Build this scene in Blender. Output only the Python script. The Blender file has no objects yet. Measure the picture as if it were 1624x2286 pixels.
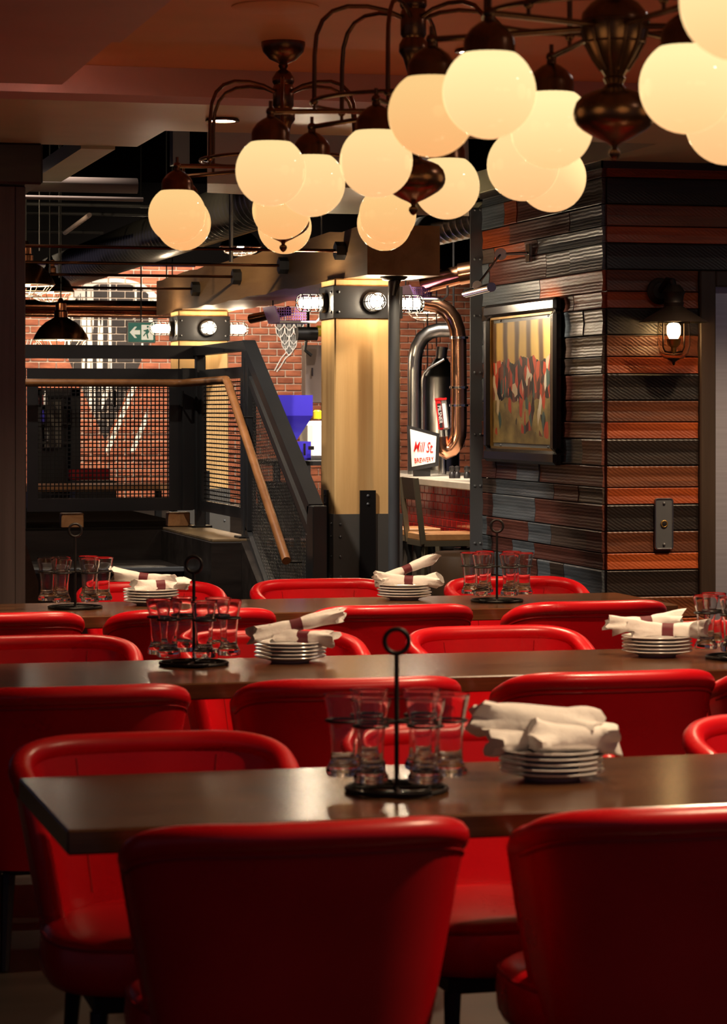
import bpy, bmesh, math, random
from mathutils import Vector, Matrix
random.seed(7)
R = math.radians
sc = bpy.context.scene
C = sc.collection

# ------------------------------------------------------------------ camera
# room frame: X along the dining tables, Y into the room; the camera is level, 1.58 m up, turned 14.5 deg to the right
F_PX, CU, HORIZON, EYE, YAW = 5900.0, 812.0, 914.0, 1.58, R(14.5)
CT, ST = math.cos(YAW), math.sin(YAW)
cam_d = bpy.data.cameras.new('camera')
cam = bpy.data.objects.new('camera', cam_d); C.objects.link(cam)
cam.location = (0, 0, EYE); cam.rotation_euler = (R(90), 0, -YAW)
cam_d.sensor_fit = 'HORIZONTAL'; cam_d.sensor_width = 36.0
cam_d.lens = F_PX / 1624 * 36.0
cam_d.shift_y = -(1143 - HORIZON) / 1624
cam_d.clip_start = 0.2; cam_d.clip_end = 200
cam_d.dof.use_dof = True; cam_d.dof.focus_distance = 13.5; cam_d.dof.aperture_fstop = 11.0
sc.camera = cam

# ------------------------------------------------------------------ world, exposure, large lights
w = bpy.data.worlds.new('world'); sc.world = w; w.use_nodes = True
w.node_tree.nodes['Background'].inputs[0].default_value = (0.58, 0.49, 0.72, 1)
w.node_tree.nodes['Background'].inputs[1].default_value = 0.07
sc.view_settings.view_transform = 'Standard'; sc.view_settings.look = 'None'
sc.view_settings.gamma = 1.0; sc.view_settings.use_curve_mapping = False
sc.view_settings.exposure = 0.0
WARM = (1.0, 0.70, 0.42)
WARMER = (1.0, 0.62, 0.30)

# ------------------------------------------------------------------ measuring helpers (photo pixel + a known plane -> place in the room)
def kk(u): return (u - CU) / F_PX
def P(u, v, d):
    k = kk(u); return Vector((d * (k * CT + ST), d * (CT - k * ST), EYE - (v - HORIZON) * d / F_PX))
def dY(u, Y): return Y / (CT - kk(u) * ST)
def dX(u, X): return X / (kk(u) * CT + ST)
def onY(u, v, Y): return P(u, v, dY(u, Y))
def onX(u, v, X): return P(u, v, dX(u, X))
def onZ(u, v, Z): return P(u, v, (EYE - Z) * F_PX / (v - HORIZON))

# ------------------------------------------------------------------ materials
MATS = {}
def nodes_of(name):
    m = bpy.data.materials.new(name); m.use_nodes = True
    nt = m.node_tree; b = nt.nodes['Principled BSDF']
    MATS[name] = m
    return m, nt, b
def lk(nt, a, b): nt.links.new(a, b)
def nd(nt, t, **kw):
    n = nt.nodes.new(t)
    for k, v in kw.items(): setattr(n, k, v)
    return n
def coords(nt, scale=(1, 1, 1), rot=(0, 0, 0), space='Object'):
    mp = nd(nt, 'ShaderNodeMapping'); mp.inputs['Scale'].default_value = scale; mp.inputs['Rotation'].default_value = rot
    if space == 'World':
        g = nd(nt, 'ShaderNodeNewGeometry'); lk(nt, g.outputs['Position'], mp.inputs[0])
    else:
        tc = nd(nt, 'ShaderNodeTexCoord'); lk(nt, tc.outputs[space], mp.inputs[0])
    return mp.outputs[0]
def mat(name, col, rough=0.5, metal=0.0, var=0.0, vscale=(3, 3, 3), bump=0.0, bscale=40.0, coat=0.0, emit=None, estr=0.0, spec=None, space='Object', bdist=0.002, rvar=0.0):
    m, nt, b = nodes_of(name)
    b.inputs['Base Color'].default_value = (*col, 1); b.inputs['Roughness'].default_value = rough; b.inputs['Metallic'].default_value = metal
    if spec is not None: b.inputs['Specular IOR Level'].default_value = spec
    if coat: b.inputs['Coat Weight'].default_value = coat; b.inputs['Coat Roughness'].default_value = 0.12
    if emit: b.inputs['Emission Color'].default_value = (*emit, 1); b.inputs['Emission Strength'].default_value = estr
    if var or rvar:
        n = nd(nt, 'ShaderNodeTexNoise'); n.inputs['Scale'].default_value = 1.0; n.inputs['Detail'].default_value = 5
        lk(nt, coords(nt, vscale, space=space), n.inputs['Vector'])
        if var:
            mr = nd(nt, 'ShaderNodeMapRange'); mr.inputs[1].default_value = .25; mr.inputs[2].default_value = .75; mr.inputs[3].default_value = 1 - var; mr.inputs[4].default_value = 1 + var
            lk(nt, n.outputs[0], mr.inputs[0])
            mx = nd(nt, 'ShaderNodeVectorMath', operation='SCALE'); mx.inputs[0].default_value = col
            lk(nt, mr.outputs[0], mx.inputs['Scale']); lk(nt, mx.outputs[0], b.inputs['Base Color'])
        if rvar:
            mr2 = nd(nt, 'ShaderNodeMapRange'); mr2.inputs[1].default_value = .3; mr2.inputs[2].default_value = .7; mr2.inputs[3].default_value = rough - rvar; mr2.inputs[4].default_value = rough + rvar
            lk(nt, n.outputs[0], mr2.inputs[0]); lk(nt, mr2.outputs[0], b.inputs['Roughness'])
    if bump:
        n2 = nd(nt, 'ShaderNodeTexNoise'); n2.inputs['Scale'].default_value = bscale; n2.inputs['Detail'].default_value = 4
        lk(nt, coords(nt, space=space), n2.inputs['Vector'])
        bp = nd(nt, 'ShaderNodeBump'); bp.inputs['Strength'].default_value = bump; bp.inputs['Distance'].default_value = bdist
        lk(nt, n2.outputs[0], bp.inputs['Height']); lk(nt, bp.outputs[0], b.inputs['Normal'])
    return m

def emis(name, col, s):
    m, nt, b = nodes_of(name)
    e = nd(nt, 'ShaderNodeEmission'); e.inputs[0].default_value = (*col, 1); e.inputs[1].default_value = s
    lk(nt, e.outputs[0], nt.nodes['Material Output'].inputs[0]); return m

leather = mat('red_leather', (0.60, 0.004, 0.010), rough=0.30, bump=0.25, bscale=260, bdist=0.0008, var=0.12, vscale=(4, 4, 4), rvar=0.05)
leather_seam = mat('red_leather_seam', (0.36, 0.002, 0.006), rough=0.45)
dark_leg = mat('dark_stained_leg', (0.012, 0.008, 0.007), rough=0.45)

def wood(name, c1, c2, scale=(1.2, 22, 22), rough=0.3, coat=0.0, bump=0.15, space='Object', waves=True):
    m, nt, b = nodes_of(name)
    v = coords(nt, scale, space=space)
    n = nd(nt, 'ShaderNodeTexNoise'); n.inputs['Scale'].default_value = 1.0; n.inputs['Detail'].default_value = 7; n.inputs['Roughness'].default_value = 0.62; n.inputs['Distortion'].default_value = 0.4
    lk(nt, v, n.inputs['Vector'])
    r = nd(nt, 'ShaderNodeValToRGB'); r.color_ramp.elements[0].position = .32; r.color_ramp.elements[1].position = .70
    r.color_ramp.elements[0].color = (*c1, 1); r.color_ramp.elements[1].color = (*c2, 1)
    lk(nt, n.outputs[0], r.inputs[0]); lk(nt, r.outputs[0], b.inputs['Base Color'])
    b.inputs['Roughness'].default_value = rough
    if coat: b.inputs['Coat Weight'].default_value = coat; b.inputs['Coat Roughness'].default_value = 0.2
    if bump:
        bp = nd(nt, 'ShaderNodeBump'); bp.inputs['Strength'].default_value = bump; bp.inputs['Distance'].default_value = 0.002
        lk(nt, n.outputs[0], bp.inputs['Height']); lk(nt, bp.outputs[0], b.inputs['Normal'])
    return m
table_wood = wood('walnut_tabletop', (0.046, 0.017, 0.007), (0.145, 0.062, 0.025), scale=(1.5, 18, 18), rough=0.20, bump=0.10)
golden_wood = wood('honey_timber', (0.60, 0.32, 0.11), (0.80, 0.52, 0.23), scale=(9, 9, 0.5), rough=0.5, bump=0.05)
rail_wood = wood('oak_handrail', (0.20, 0.075, 0.022), (0.36, 0.15, 0.05), scale=(14, 3, 14), rough=0.4, bump=0.05)
seat_wood = wood('stool_wood', (0.38, 0.16, 0.06), (0.58, 0.29, 0.12), scale=(12, 2, 12), rough=0.4, bump=0.05)
beam_wood = wood('beam_timber', (0.26, 0.13, 0.055), (0.42, 0.24, 0.11), scale=(8, 0.7, 8), rough=0.5, bump=0.25)
dark_wood = wood('black_stained_wood', (0.010, 0.007, 0.006), (0.032, 0.024, 0.020), scale=(1.5, 14, 14), rough=0.38, bump=0.2)
pillar_wood = wood('purple_brown_post', (0.060, 0.042, 0.042), (0.11, 0.082, 0.080), scale=(10, 10, 0.6), rough=0.5, bump=0.1)
tread_wood = wood('worn_tread', (0.10, 0.06, 0.03), (0.30, 0.2, 0.10), scale=(2, 20, 20), rough=0.4, bump=0.1)

def plank_mat(name, c1, c2, rough=0.42):
    m, nt, b = nodes_of(name)
    oi = nd(nt, 'ShaderNodeObjectInfo')
    geo = nd(nt, 'ShaderNodeNewGeometry')
    off = nd(nt, 'ShaderNodeVectorMath', operation='SCALE'); off.inputs[0].default_value = (37, 19, 53); lk(nt, oi.outputs['Random'], off.inputs['Scale'])
    ad = nd(nt, 'ShaderNodeVectorMath', operation='ADD'); lk(nt, geo.outputs['Position'], ad.inputs[0]); lk(nt, off.outputs[0], ad.inputs[1])
    mp = nd(nt, 'ShaderNodeMapping'); mp.inputs['Scale'].default_value = (2.5, 2.5, 42); lk(nt, ad.outputs[0], mp.inputs[0])
    n = nd(nt, 'ShaderNodeTexNoise'); n.inputs['Scale'].default_value = 1.0; n.inputs['Detail'].default_value = 7; n.inputs['Roughness'].default_value = .6
    lk(nt, mp.outputs[0], n.inputs['Vector'])
    rv = nd(nt, 'ShaderNodeMath', operation='MULTIPLY_ADD'); rv.inputs[1].default_value = .30; rv.inputs[2].default_value = -.15; lk(nt, oi.outputs['Random'], rv.inputs[0])
    sm = nd(nt, 'ShaderNodeMath', operation='ADD'); lk(nt, n.outputs[0], sm.inputs[0]); lk(nt, rv.outputs[0], sm.inputs[1])
    r = nd(nt, 'ShaderNodeValToRGB'); r.color_ramp.elements[0].position = .3; r.color_ramp.elements[1].position = .72
    r.color_ramp.elements[0].color = (*c1, 1); r.color_ramp.elements[1].color = (*c2, 1)
    lk(nt, sm.outputs[0], r.inputs[0]); lk(nt, r.outputs[0], b.inputs['Base Color'])
    b.inputs['Roughness'].default_value = rough
    # slanted saw marks
    mp2 = nd(nt, 'ShaderNodeMapping'); mp2.inputs['Rotation'].default_value = (0, R(58), 0); lk(nt, ad.outputs[0], mp2.inputs[0])
    wv = nd(nt, 'ShaderNodeTexWave'); wv.inputs['Scale'].default_value = 22; wv.inputs['Distortion'].default_value = 2.2; wv.inputs['Detail'].default_value = 2
    lk(nt, mp2.outputs[0], wv.inputs['Vector'])
    mul = nd(nt, 'ShaderNodeMath', operation='MULTIPLY_ADD'); mul.inputs[1].default_value = .55; lk(nt, wv.outputs[1], mul.inputs[0]); lk(nt, n.outputs[0], mul.inputs[2])
    bp = nd(nt, 'ShaderNodeBump'); bp.inputs['Strength'].default_value = .5; bp.inputs['Distance'].default_value = .0025
    lk(nt, mul.outputs[0], bp.inputs['Height']); lk(nt, bp.outputs[0], b.inputs['Normal'])
    return m
pl_orange = plank_mat('plank_orange', (0.22, 0.036, 0.007), (0.46, 0.092, 0.018))
pl_brown = plank_mat('plank_brown', (0.085, 0.024, 0.009), (0.20, 0.058, 0.019))
pl_black = plank_mat('plank_black', (0.007, 0.0045, 0.0035), (0.024, 0.014, 0.010))
pl_slate = plank_mat('plank_slate', (0.045, 0.053, 0.062), (0.135, 0.155, 0.175), rough=.36)  # charcoal blue planks, made bluer and paler to stand in for a cool sheen
pl_red = plank_mat('plank_red', (0.085, 0.026, 0.018), (0.17, 0.055, 0.038), rough=.38)
pl_umber = plank_mat('plank_umber', (0.040, 0.026, 0.020), (0.10, 0.066, 0.050), rough=.38)

bronze = mat('antique_bronze', (0.17, 0.080, 0.040), rough=0.27, metal=0.85, var=0.35, vscale=(30, 30, 6))
black_metal = mat('black_iron', (0.012, 0.011, 0.011), rough=0.42, metal=0.3)
rail_steel = mat('blackened_steel', (0.034, 0.034, 0.036), rough=0.36, metal=0.4, var=.2)
gun_steel = mat('gunmetal_plate', (0.13, 0.137, 0.150), rough=0.40, metal=0.35, var=0.3, vscale=(4, 4, 1.2))
shoe_steel = mat('shoe_steel', (0.115, 0.108, 0.10), rough=.45, metal=.3, var=.2)
chrome = mat('chrome', (0.72, 0.72, 0.72), rough=0.16, metal=1.0)
steel = mat('brushed_steel', (0.46, 0.45, 0.44), rough=0.28, metal=1.0, var=0.15, vscale=(40, 40, 1))
copper = mat('polished_copper', (0.85, 0.42, 0.25), rough=0.20, metal=1.0, var=.08)
dark_copper = mat('aged_copper', (0.30, 0.115, 0.055), rough=0.22, metal=1.0)
galv = mat('galvanised_duct', (0.42, 0.40, 0.37), rough=0.34, metal=0.9)
white_wire = mat('white_wire', (0.80, 0.74, 0.64), rough=0.4)
brick_m = None
plaster_brown = mat('ceiling_plaster', (0.62, 0.29, 0.14), rough=0.75, bump=0.15, bscale=30, var=.05)
plaster_cream = mat('bulkhead_plaster', (0.64, 0.60, 0.38), rough=0.38, var=.08)
plaster_lighting_mauve = mat('mauve_lighting_plaster', (0.50, 0.27, 0.24), rough=0.7, bump=0.15, bscale=30, var=.05)  # mauve paints in the lighting contrast against the brown ceiling
void_black = mat('black_painted', (0.0025, 0.0022, 0.0022), rough=0.9, spec=0.0)
floor_m = mat('floor_planks_dark', (0.022, 0.015, 0.011), rough=0.45, var=.4, vscale=(1, 8, 1))
ceramic = mat('white_ceramic', (0.84, 0.81, 0.80), rough=0.18, coat=0.3)
linen = mat('white_linen', (0.86, 0.82, 0.79), rough=0.85, bump=0.6, bscale=45, bdist=.006)
band_m = mat('burgundy_band', (0.13, 0.012, 0.022), rough=0.6)
blue_paint = mat('blue_enamel', (0.030, 0.020, 0.34), rough=0.35, coat=.3)
purple_light_tint = mat('violet_light_tint', (0.30, 0.17, 0.42), rough=0.4, metal=.5)  # purple light on the trays is put into the metal colour
cream_pipe = mat('cream_pipe', (0.20, 0.155, 0.145), rough=0.45)
yellow_m = mat('yellow_plastic', (0.7, 0.5, 0.02), rough=.4)
red_tile = mat('glazed_red_tile', (0.36, 0.012, 0.010), rough=0.10, coat=.6, var=.35, vscale=(6, 6, 6))
concrete = mat('pale_stone', (0.50, 0.44, 0.36), rough=0.35, var=.25, vscale=(6, 6, 6))
bar_panel = mat('weathered_bar_panel', (0.115, 0.095, 0.075), rough=.55, var=.35, vscale=(3, 3, 12))
sign_white = mat('sign_white', (0.80, 0.77, 0.68), rough=.45)
sign_red = mat('sign_red', (0.55, 0.010, 0.012), rough=.35)
sign_black = mat('sign_black', (0.012, 0.010, 0.010), rough=.4)
chalk = mat('chalk_paint', (0.75, 0.73, 0.70), rough=.9)
mortar = mat('pale_mortar', (0.46, 0.37, 0.30), rough=.95, bump=.4, bscale=60)
white_plastic = mat('white_plastic', (0.72, 0.70, 0.68), rough=.4)
frame_black = mat('picture_frame_black', (0.018, 0.013, 0.011), rough=.25, coat=.4)
frame_gold = mat('frame_gold_bead', (0.40, 0.24, 0.07), rough=.35, metal=.8)
mount_m = mat('grey_mount', (0.14, 0.16, 0.17), rough=.3)
door_steel = mat('stainless_door', (0.60, 0.59, 0.68), rough=.42, metal=.75, var=.12, vscale=(1, 1, 60))
door_frame_m = wood('door_casing_brown', (0.030, 0.017, 0.011), (0.060, 0.036, 0.022), scale=(10, 10, .8), rough=.5)
hot_bulb = emis('hot_white_bulb', (1.0, 0.80, 0.55), 130.0)
lantern_bulb = emis('lantern_filament_bulb', (1.0, 0.66, 0.30), 45.0)
down_lens = emis('downlight_lens', (1.0, 0.90, 0.82), 45.0)
pend_bulb = emis('pendant_bulb', (1.0, 0.84, 0.62), 80.0)
green_exit = mat('exit_green', (0.02, 0.13, 0.09), rough=.4, emit=(0.03, 0.16, 0.11), estr=.5)
exit_cream = mat('exit_cream', (0.8, 0.75, 0.6), rough=.4, emit=(0.9, 0.8, 0.6), estr=.7)

def glass_mat(name, col=(1, 1, 1), ior=1.45, rough=0.0):
    m, nt, b = nodes_of(name)
    g = nd(nt, 'ShaderNodeBsdfGlass'); g.inputs['Color'].default_value = (*col, 1); g.inputs['IOR'].default_value = ior; g.inputs['Roughness'].default_value = rough
    lk(nt, g.outputs[0], nt.nodes['Material Output'].inputs[0]); return m
clear_glass = glass_mat('clear_glass', (1, 1, 1))
seeded_glass = glass_mat('seeded_lantern_glass', (1, 0.96, 0.90), ior=1.12)

def opal(name, s, lo=(0.96, 0.52, 0.22), hi=(1.0, 0.76, 0.36)):
    # opal glass lit from a bulb inside: even glow, a little brighter near the bulb's height, glossy skin
    m, nt, b = nodes_of(name)
    tc = nd(nt, 'ShaderNodeTexCoord'); sp = nd(nt, 'ShaderNodeSeparateXYZ'); lk(nt, tc.outputs['Object'], sp.inputs[0])
    mr = nd(nt, 'ShaderNodeMapRange'); mr.inputs[1].default_value = -.1; mr.inputs[2].default_value = .06; lk(nt, sp.outputs[2], mr.inputs[0])
    r = nd(nt, 'ShaderNodeValToRGB'); r.color_ramp.elements[0].color = (*lo, 1); r.color_ramp.elements[1].color = (*hi, 1)
    lk(nt, mr.outputs[0], r.inputs[0])
    b.inputs['Base Color'].default_value = (0.10, 0.08, 0.06, 1); b.inputs['Roughness'].default_value = .06
    lk(nt, r.outputs[0], b.inputs['Emission Color']); b.inputs['Emission Strength'].default_value = s
    return m
opal_bright = opal('opal_globe_bright', 1.22)
opal_mid = opal('opal_globe_mid', 1.05, (0.97, 0.52, 0.22), (1.0, 0.71, 0.32))
opal_low = opal('opal_globe_low', 0.98, (0.98, 0.47, 0.17), (1.0, 0.63, 0.25))

# ------------------------------------------------------------------ mesh builder
class MB:
    def __init__(s): s.v = []; s.f = []
    def add(s, vs, fs):
        o = len(s.v); s.v += [Vector(p) for p in vs]; s.f += [[i + o for i in f] for f in fs]; return s
    def box(s, x0, x1, y0, y1, z0, z1):
        vs = [(x, y, z) for z in (z0, z1) for y in (y0, y1) for x in (x0, x1)]
        return s.add(vs, [(0, 2, 3, 1), (4, 5, 7, 6), (0, 1, 5, 4), (2, 6, 7, 3), (0, 4, 6, 2), (1, 3, 7, 5)])
    def bbox(s, x0, x1, y0, y1, z0, z1, b=0.005):   # chamfered box
        bm = bmesh.new(); pts = []
        for x, sx in ((x0, 1), (x1, -1)):
            for y, sy in ((y0, 1), (y1, -1)):
                for z, sz in ((z0, 1), (z1, -1)):
                    pts += [(x, y + sy * b, z + sz * b), (x + sx * b, y, z + sz * b), (x + sx * b, y + sy * b, z)]
        vs = [bm.verts.new(p) for p in pts]
        bmesh.ops.convex_hull(bm, input=vs)
        bmesh.ops.dissolve_limit(bm, angle_limit=.01, verts=bm.verts, edges=bm.edges)
        bm.verts.index_update()
        s.add([v.co.copy() for v in bm.verts], [[v.index for v in f.verts] for f in bm.faces]); bm.free(); return s
    def prism(s, poly, z0, z1):                       # poly in XY (counter-clockwise)
        n = len(poly)
        vs = [(x, y, z0) for x, y in poly] + [(x, y, z1) for x, y in poly]
        return s.add(vs, [list(range(n))[::-1], list(range(n, 2 * n))] + [(i, (i + 1) % n, n + (i + 1) % n, n + i) for i in range(n)])
    def slab(s, poly3, off):                          # polygon in space, thickened by a vector
        n = len(poly3); off = Vector(off); a = [Vector(p) for p in poly3]
        return s.add(a + [p + off for p in a], [list(range(n)), list(range(n, 2 * n))[::-1]] + [(i, n + i, n + (i + 1) % n, (i + 1) % n) for i in range(n)])
    def tube(s, path, r, n=10, caps=True, closed=False, rr=None, up=None):
        path = [Vector(p) for p in path]; m = len(path); rings = []
        prev = None
        for i, p in enumerate(path):
            if closed: t = path[(i + 1) % m] - path[i - 1]
            else: t = path[min(i + 1, m - 1)] - path[max(i - 1, 0)]
            t.normalize()
            if prev is None:
                a = Vector(up) if up else (Vector((0, 0, 1)) if abs(t.z) < .9 else Vector((1, 0, 0)))
                a = (a - t * a.dot(t)).normalized()
            else:
                a = (prev - t * prev.dot(t)).normalized()
            prev = a; b = t.cross(a); q = rr[i] if rr else r
            rings.append([p + (a * math.cos(2 * math.pi * j / n) + b * math.sin(2 * math.pi * j / n)) * q for j in range(n)])
        vs = [v for rg in rings for v in rg]; fs = []
        for i in range(m if closed else m - 1):
            k = (i + 1) % m
            for j in range(n): fs.append((i * n + j, i * n + (j + 1) % n, k * n + (j + 1) % n, k * n + j))
        if caps and not closed: fs += [list(range(n))[::-1], list(range((m - 1) * n, m * n))]
        return s.add(vs, fs)
    def cyl(s, a, b, r, n=16, r2=None): return s.tube([a, b], r, n, rr=[r, r if r2 is None else r2])
    def bar(s, a, b, wx, wz, up=(0, 0, 1)):           # rectangular bar from a to b
        a, b = Vector(a), Vector(b); t = (b - a).normalized(); u = Vector(up); u = (u - t * u.dot(t)).normalized(); q = t.cross(u)
        vs = [p + q * sx * wx / 2 + u * sz * wz / 2 for p in (a, b) for sx, sz in ((-1, -1), (1, -1), (1, 1), (-1, 1))]
        return s.add(vs, [(0, 1, 2, 3), (7, 6, 5, 4), (0, 4, 5, 1), (1, 5, 6, 2), (2, 6, 7, 3), (3, 7, 4, 0)])
    def lathe(s, prof, c=(0, 0, 0), n=24, closed=False, axis=None):
        # prof: (r, z); axis: direction of local z
        c = Vector(c); M = Matrix.Identity(3)
        if axis is not None: M = Vector((0, 0, 1)).rotation_difference(Vector(axis)).to_matrix()
        vs = []; fs = []; m = len(prof)
        for r_, z in prof:
            for j in range(n):
                a = 2 * math.pi * j / n; vs.append(c + M @ Vector((max(r_, 1e-4) * math.cos(a), max(r_, 1e-4) * math.sin(a), z)))
        for i in range(m if closed else m - 1):
            k = (i + 1) % m
            for j in range(n): fs.append((i * n + j, i * n + (j + 1) % n, k * n + (j + 1) % n, k * n + j))
        if not closed:
            fs += [list(range(n))[::-1], list(range((m - 1) * n, m * n))]
        return s.add(vs, fs)
    def sphere(s, c, r, n=16, m=10, sz=1.0):
        return s.lathe([(r * math.sin(math.pi * i / m), -r * sz * math.cos(math.pi * i / m)) for i in range(m + 1)], c, n)
    def ring(s, c, R_, r, n=32, m=8, axis='z'):
        c = Vector(c); pts = []
        for i in range(n):
            a = 2 * math.pi * i / n; q = (R_ * math.cos(a), R_ * math.sin(a))
            pts.append(c + Vector({'z': (q[0], q[1], 0), 'y': (q[0], 0, q[1]), 'x': (0, q[0], q[1])}[axis]))
        return s.tube(pts, r, m, closed=True, up={'z': (0, 0, 1), 'y': (0, 1, 0), 'x': (1, 0, 0)}[axis])
    def build(s, name, m, parent=None, smooth=False, local=False, origin=None):
        me = bpy.data.meshes.new(name)
        if local: off = Vector((0, 0, 0))
        elif parent is not None:
            off = Vector((0, 0, 0)); q = parent
            while q: off += q.location; q = q.parent
        elif origin is not None: off = Vector(origin)
        else:
            xs = [v.x for v in s.v]; ys = [v.y for v in s.v]; zs = [v.z for v in s.v]
            off = Vector(((min(xs) + max(xs)) / 2, (min(ys) + max(ys)) / 2, min(zs)))
        me.from_pydata([v - off for v in s.v], [], s.f)
        bm = bmesh.new(); bm.from_mesh(me); bmesh.ops.recalc_face_normals(bm, faces=bm.faces); bm.to_mesh(me); bm.free()
        me.materials.append(m)
        if smooth:
            me.polygons.foreach_set('use_smooth', [True] * len(me.polygons))
            try: me.set_sharp_from_angle(angle=R(40 if smooth is True else smooth))
            except Exception: pass
        me.update()
        o = bpy.data.objects.new(name, me); C.objects.link(o)
        if parent is not None: o.parent = parent
        elif not local: o.location = off
        return o

def tag(o, label=None, cat=None, group=None, kind=None):
    if label: o['label'] = label
    if cat: o['category'] = cat
    if group: o['group'] = group
    if kind: o['kind'] = kind
    return o
def thing(name, label, cat, loc=(0, 0, 0), rz=0, group=None):
    o = bpy.data.objects.new(name, None); C.objects.link(o); o.location = loc; o.rotation_euler = (0, 0, rz); o.empty_display_size = .05
    return tag(o, label, cat, group)
def struct(name, mb, m, parent=None, smooth=False, label=None):
    o = mb.build(name, m, parent, smooth)
    if parent is None: o['kind'] = 'structure'
    if label: o['label'] = label
    return o
def copy_tree(o, loc=None, rz=None, label=None, parent=None):
    c = o.copy(); C.objects.link(c); c.parent = parent
    for ch in o.children: copy_tree(ch, parent=c)
    if loc is not None: c.location = loc
    if rz is not None: c.rotation_euler = (0, 0, rz)
    if label: c['label'] = label
    return c
def group_root(name, loc, label=None):      # a piece of the setting that carries its pieces
    o = bpy.data.objects.new(name, None); C.objects.link(o); o.location = loc; o['kind'] = 'structure'
    if label: o['label'] = label
    return o
def spot(name, loc, target, power, col=WARM, size=70, blend=.6, radius=.05, parent=None):
    l = bpy.data.lights.new(name, 'SPOT'); l.energy = power; l.color = col; l.spot_size = R(size); l.spot_blend = blend; l.shadow_soft_size = radius
    o = bpy.data.objects.new(name, l); C.objects.link(o)
    d = Vector(target) - Vector(loc); o.rotation_euler = d.to_track_quat('-Z', 'Y').to_euler()
    o.location = loc
    if parent is not None: o.parent = parent; o.location = Vector(loc) - parent.location
    return o
def point(name, loc, power, col=WARM, radius=.03, parent=None):
    l = bpy.data.lights.new(name, 'POINT'); l.energy = power; l.color = col; l.shadow_soft_size = radius
    o = bpy.data.objects.new(name, l); C.objects.link(o); o.location = loc
    if parent is not None: o.parent = parent; o.location = Vector(loc) - parent.location
    return o
def text_mesh(name, body, m, parent, M, size=1.0, shear=0.0, bold=0.0, extrude=.002, align='CENTER'):
    cu = bpy.data.curves.new(name, 'FONT'); cu.body = body; cu.size = size; cu.shear = shear; cu.offset = bold; cu.extrude = extrude; cu.align_x = align; cu.align_y = 'CENTER'; cu.resolution_u = 3
    t = bpy.data.objects.new(name + '_src', cu); C.objects.link(t)
    dg = bpy.context.evaluated_depsgraph_get(); me = bpy.data.meshes.new_from_object(t.evaluated_get(dg))
    bpy.data.objects.remove(t); bpy.data.curves.remove(cu)
    me.materials.clear(); me.materials.append(m); me.name = name
    o = bpy.data.objects.new(name, me); C.objects.link(o); o.parent = parent
    o.matrix_local = M
    return o

# ================================================================== the setting
CEIL, SOFF = 2.91, 2.80
Y_FASC = 10.15                      # where the ceiling steps down
WX, WY = 4.41, 12.287               # corner of the plank-clad walls
struct('floor', MB().box(-6, 16, 1.5, 26.5, -.1, 0), floor_m)
struct('ceiling', MB().box(-4, 9, 2.0, Y_FASC, CEIL, CEIL + .12), plaster_brown)
trim_f = struct('trim_1', MB().box(-4, 9, Y_FASC, Y_FASC + .25, SOFF, CEIL + .12), plaster_lighting_mauve)
# lower ceiling behind the step: an L-shaped slab with an opening over the stair
xa = onZ(370, 291, SOFF).x; ya = 11.42; yb = 12.15
low = MB().box(xa, 9, Y_FASC + .25, ya, SOFF, SOFF + .12).box(-4, xa, Y_FASC + .25, yb, SOFF, SOFF + .12)
low.box(WX - .06, 9, ya, 14.6, SOFF, SOFF + .12)
struct('ceiling_lower', low, plaster_cream)
# hanging box over the beam end
def xy(u, d): p = P(u, HORIZON, d); return (p.x, p.y)
bk = MB().prism([xy(463, 12.1), xy(1046, 12.55), xy(1048, 14.15), xy(690, 13.95), xy(560, 12.75), xy(463, 12.62)], 2.615, SOFF + .1)
struct('ceiling_bulkhead', bk, plaster_cream)
# soffit at the left, in two steps
sx = onZ(360, 0, 2.78).x; sy = onZ(165, 190, 2.78).y; sm = onZ(200, 75, 2.78).y
struct('ceiling_soffit', MB().box(-4, sx, sm, sy, 2.78, CEIL).box(-4, sx, 2.0, sm, 2.755, CEIL), plaster_lighting_mauve)
struct('ceiling_black', MB().box(-6, 16, 11.0, 26.4, 3.75, 3.9), void_black)
struct('wall_stair', MB().box(-6, -5.8, 9, 26.4, 0, 3.8), void_black)
struct('wall_bar', MB().box(11.0, 11.2, 15, 26.4, 0, 3.8), void_black)

# ---- plank-clad walls
def unit_plank(name, m):
    ys = [(-.019, 0.02), (-.022, .05), (-.0165, .50), (-.022, .95), (-.018, 1.0)]
    vs = []; n = len(ys)
    for x in (0.0, 1.0):
        vs += [(x, y, z) for y, z in ys] + [(x, .01, 1.0), (x, .01, 0.02)]
    q = n + 2
    fs = [list(range(q)), list(range(q, 2 * q))[::-1]] + [(i, q + i, q + (i + 1) % q, (i + 1) % q) for i in range(q)]
    me = bpy.data.meshes.new(name); me.from_pydata(vs, [], fs)
    bm = bmesh.new(); bm.from_mesh(me); bmesh.ops.recalc_face_normals(bm, faces=bm.faces); bm.to_mesh(me); bm.free()
    me.materials.append(m); return me
PM = {k: unit_plank('plank', m) for k, m in (('o', pl_orange), ('b', pl_brown), ('k', pl_black), ('s', pl_slate), ('r', pl_red), ('u', pl_umber))}
def plank(me, parent, loc, rz, L, h):
    o = bpy.data.objects.new('plank', me); C.objects.link(o); o.parent = parent
    o.location = Vector(loc) - parent.location; o.rotation_euler = (0, 0, rz); o.scale = (L - .003, 1, h - .002); return o
rows = []
z = 1.302 - .322 * 4; seq = (('k', .132), ('o', .083), ('b', .107)); i = 0
while z < SOFF:
    c, h = seq[i % 3]; h2 = min(h, SOFF - z); rows.append((c, max(z, 0), h2)); z += h; i += 1
XF = onY(1557, 900, WY).x; XD = onY(1592, 900, WY).x
ZF = onY(1557, 605, WY).z; ZD = onY(1592, 640, WY).z
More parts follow.
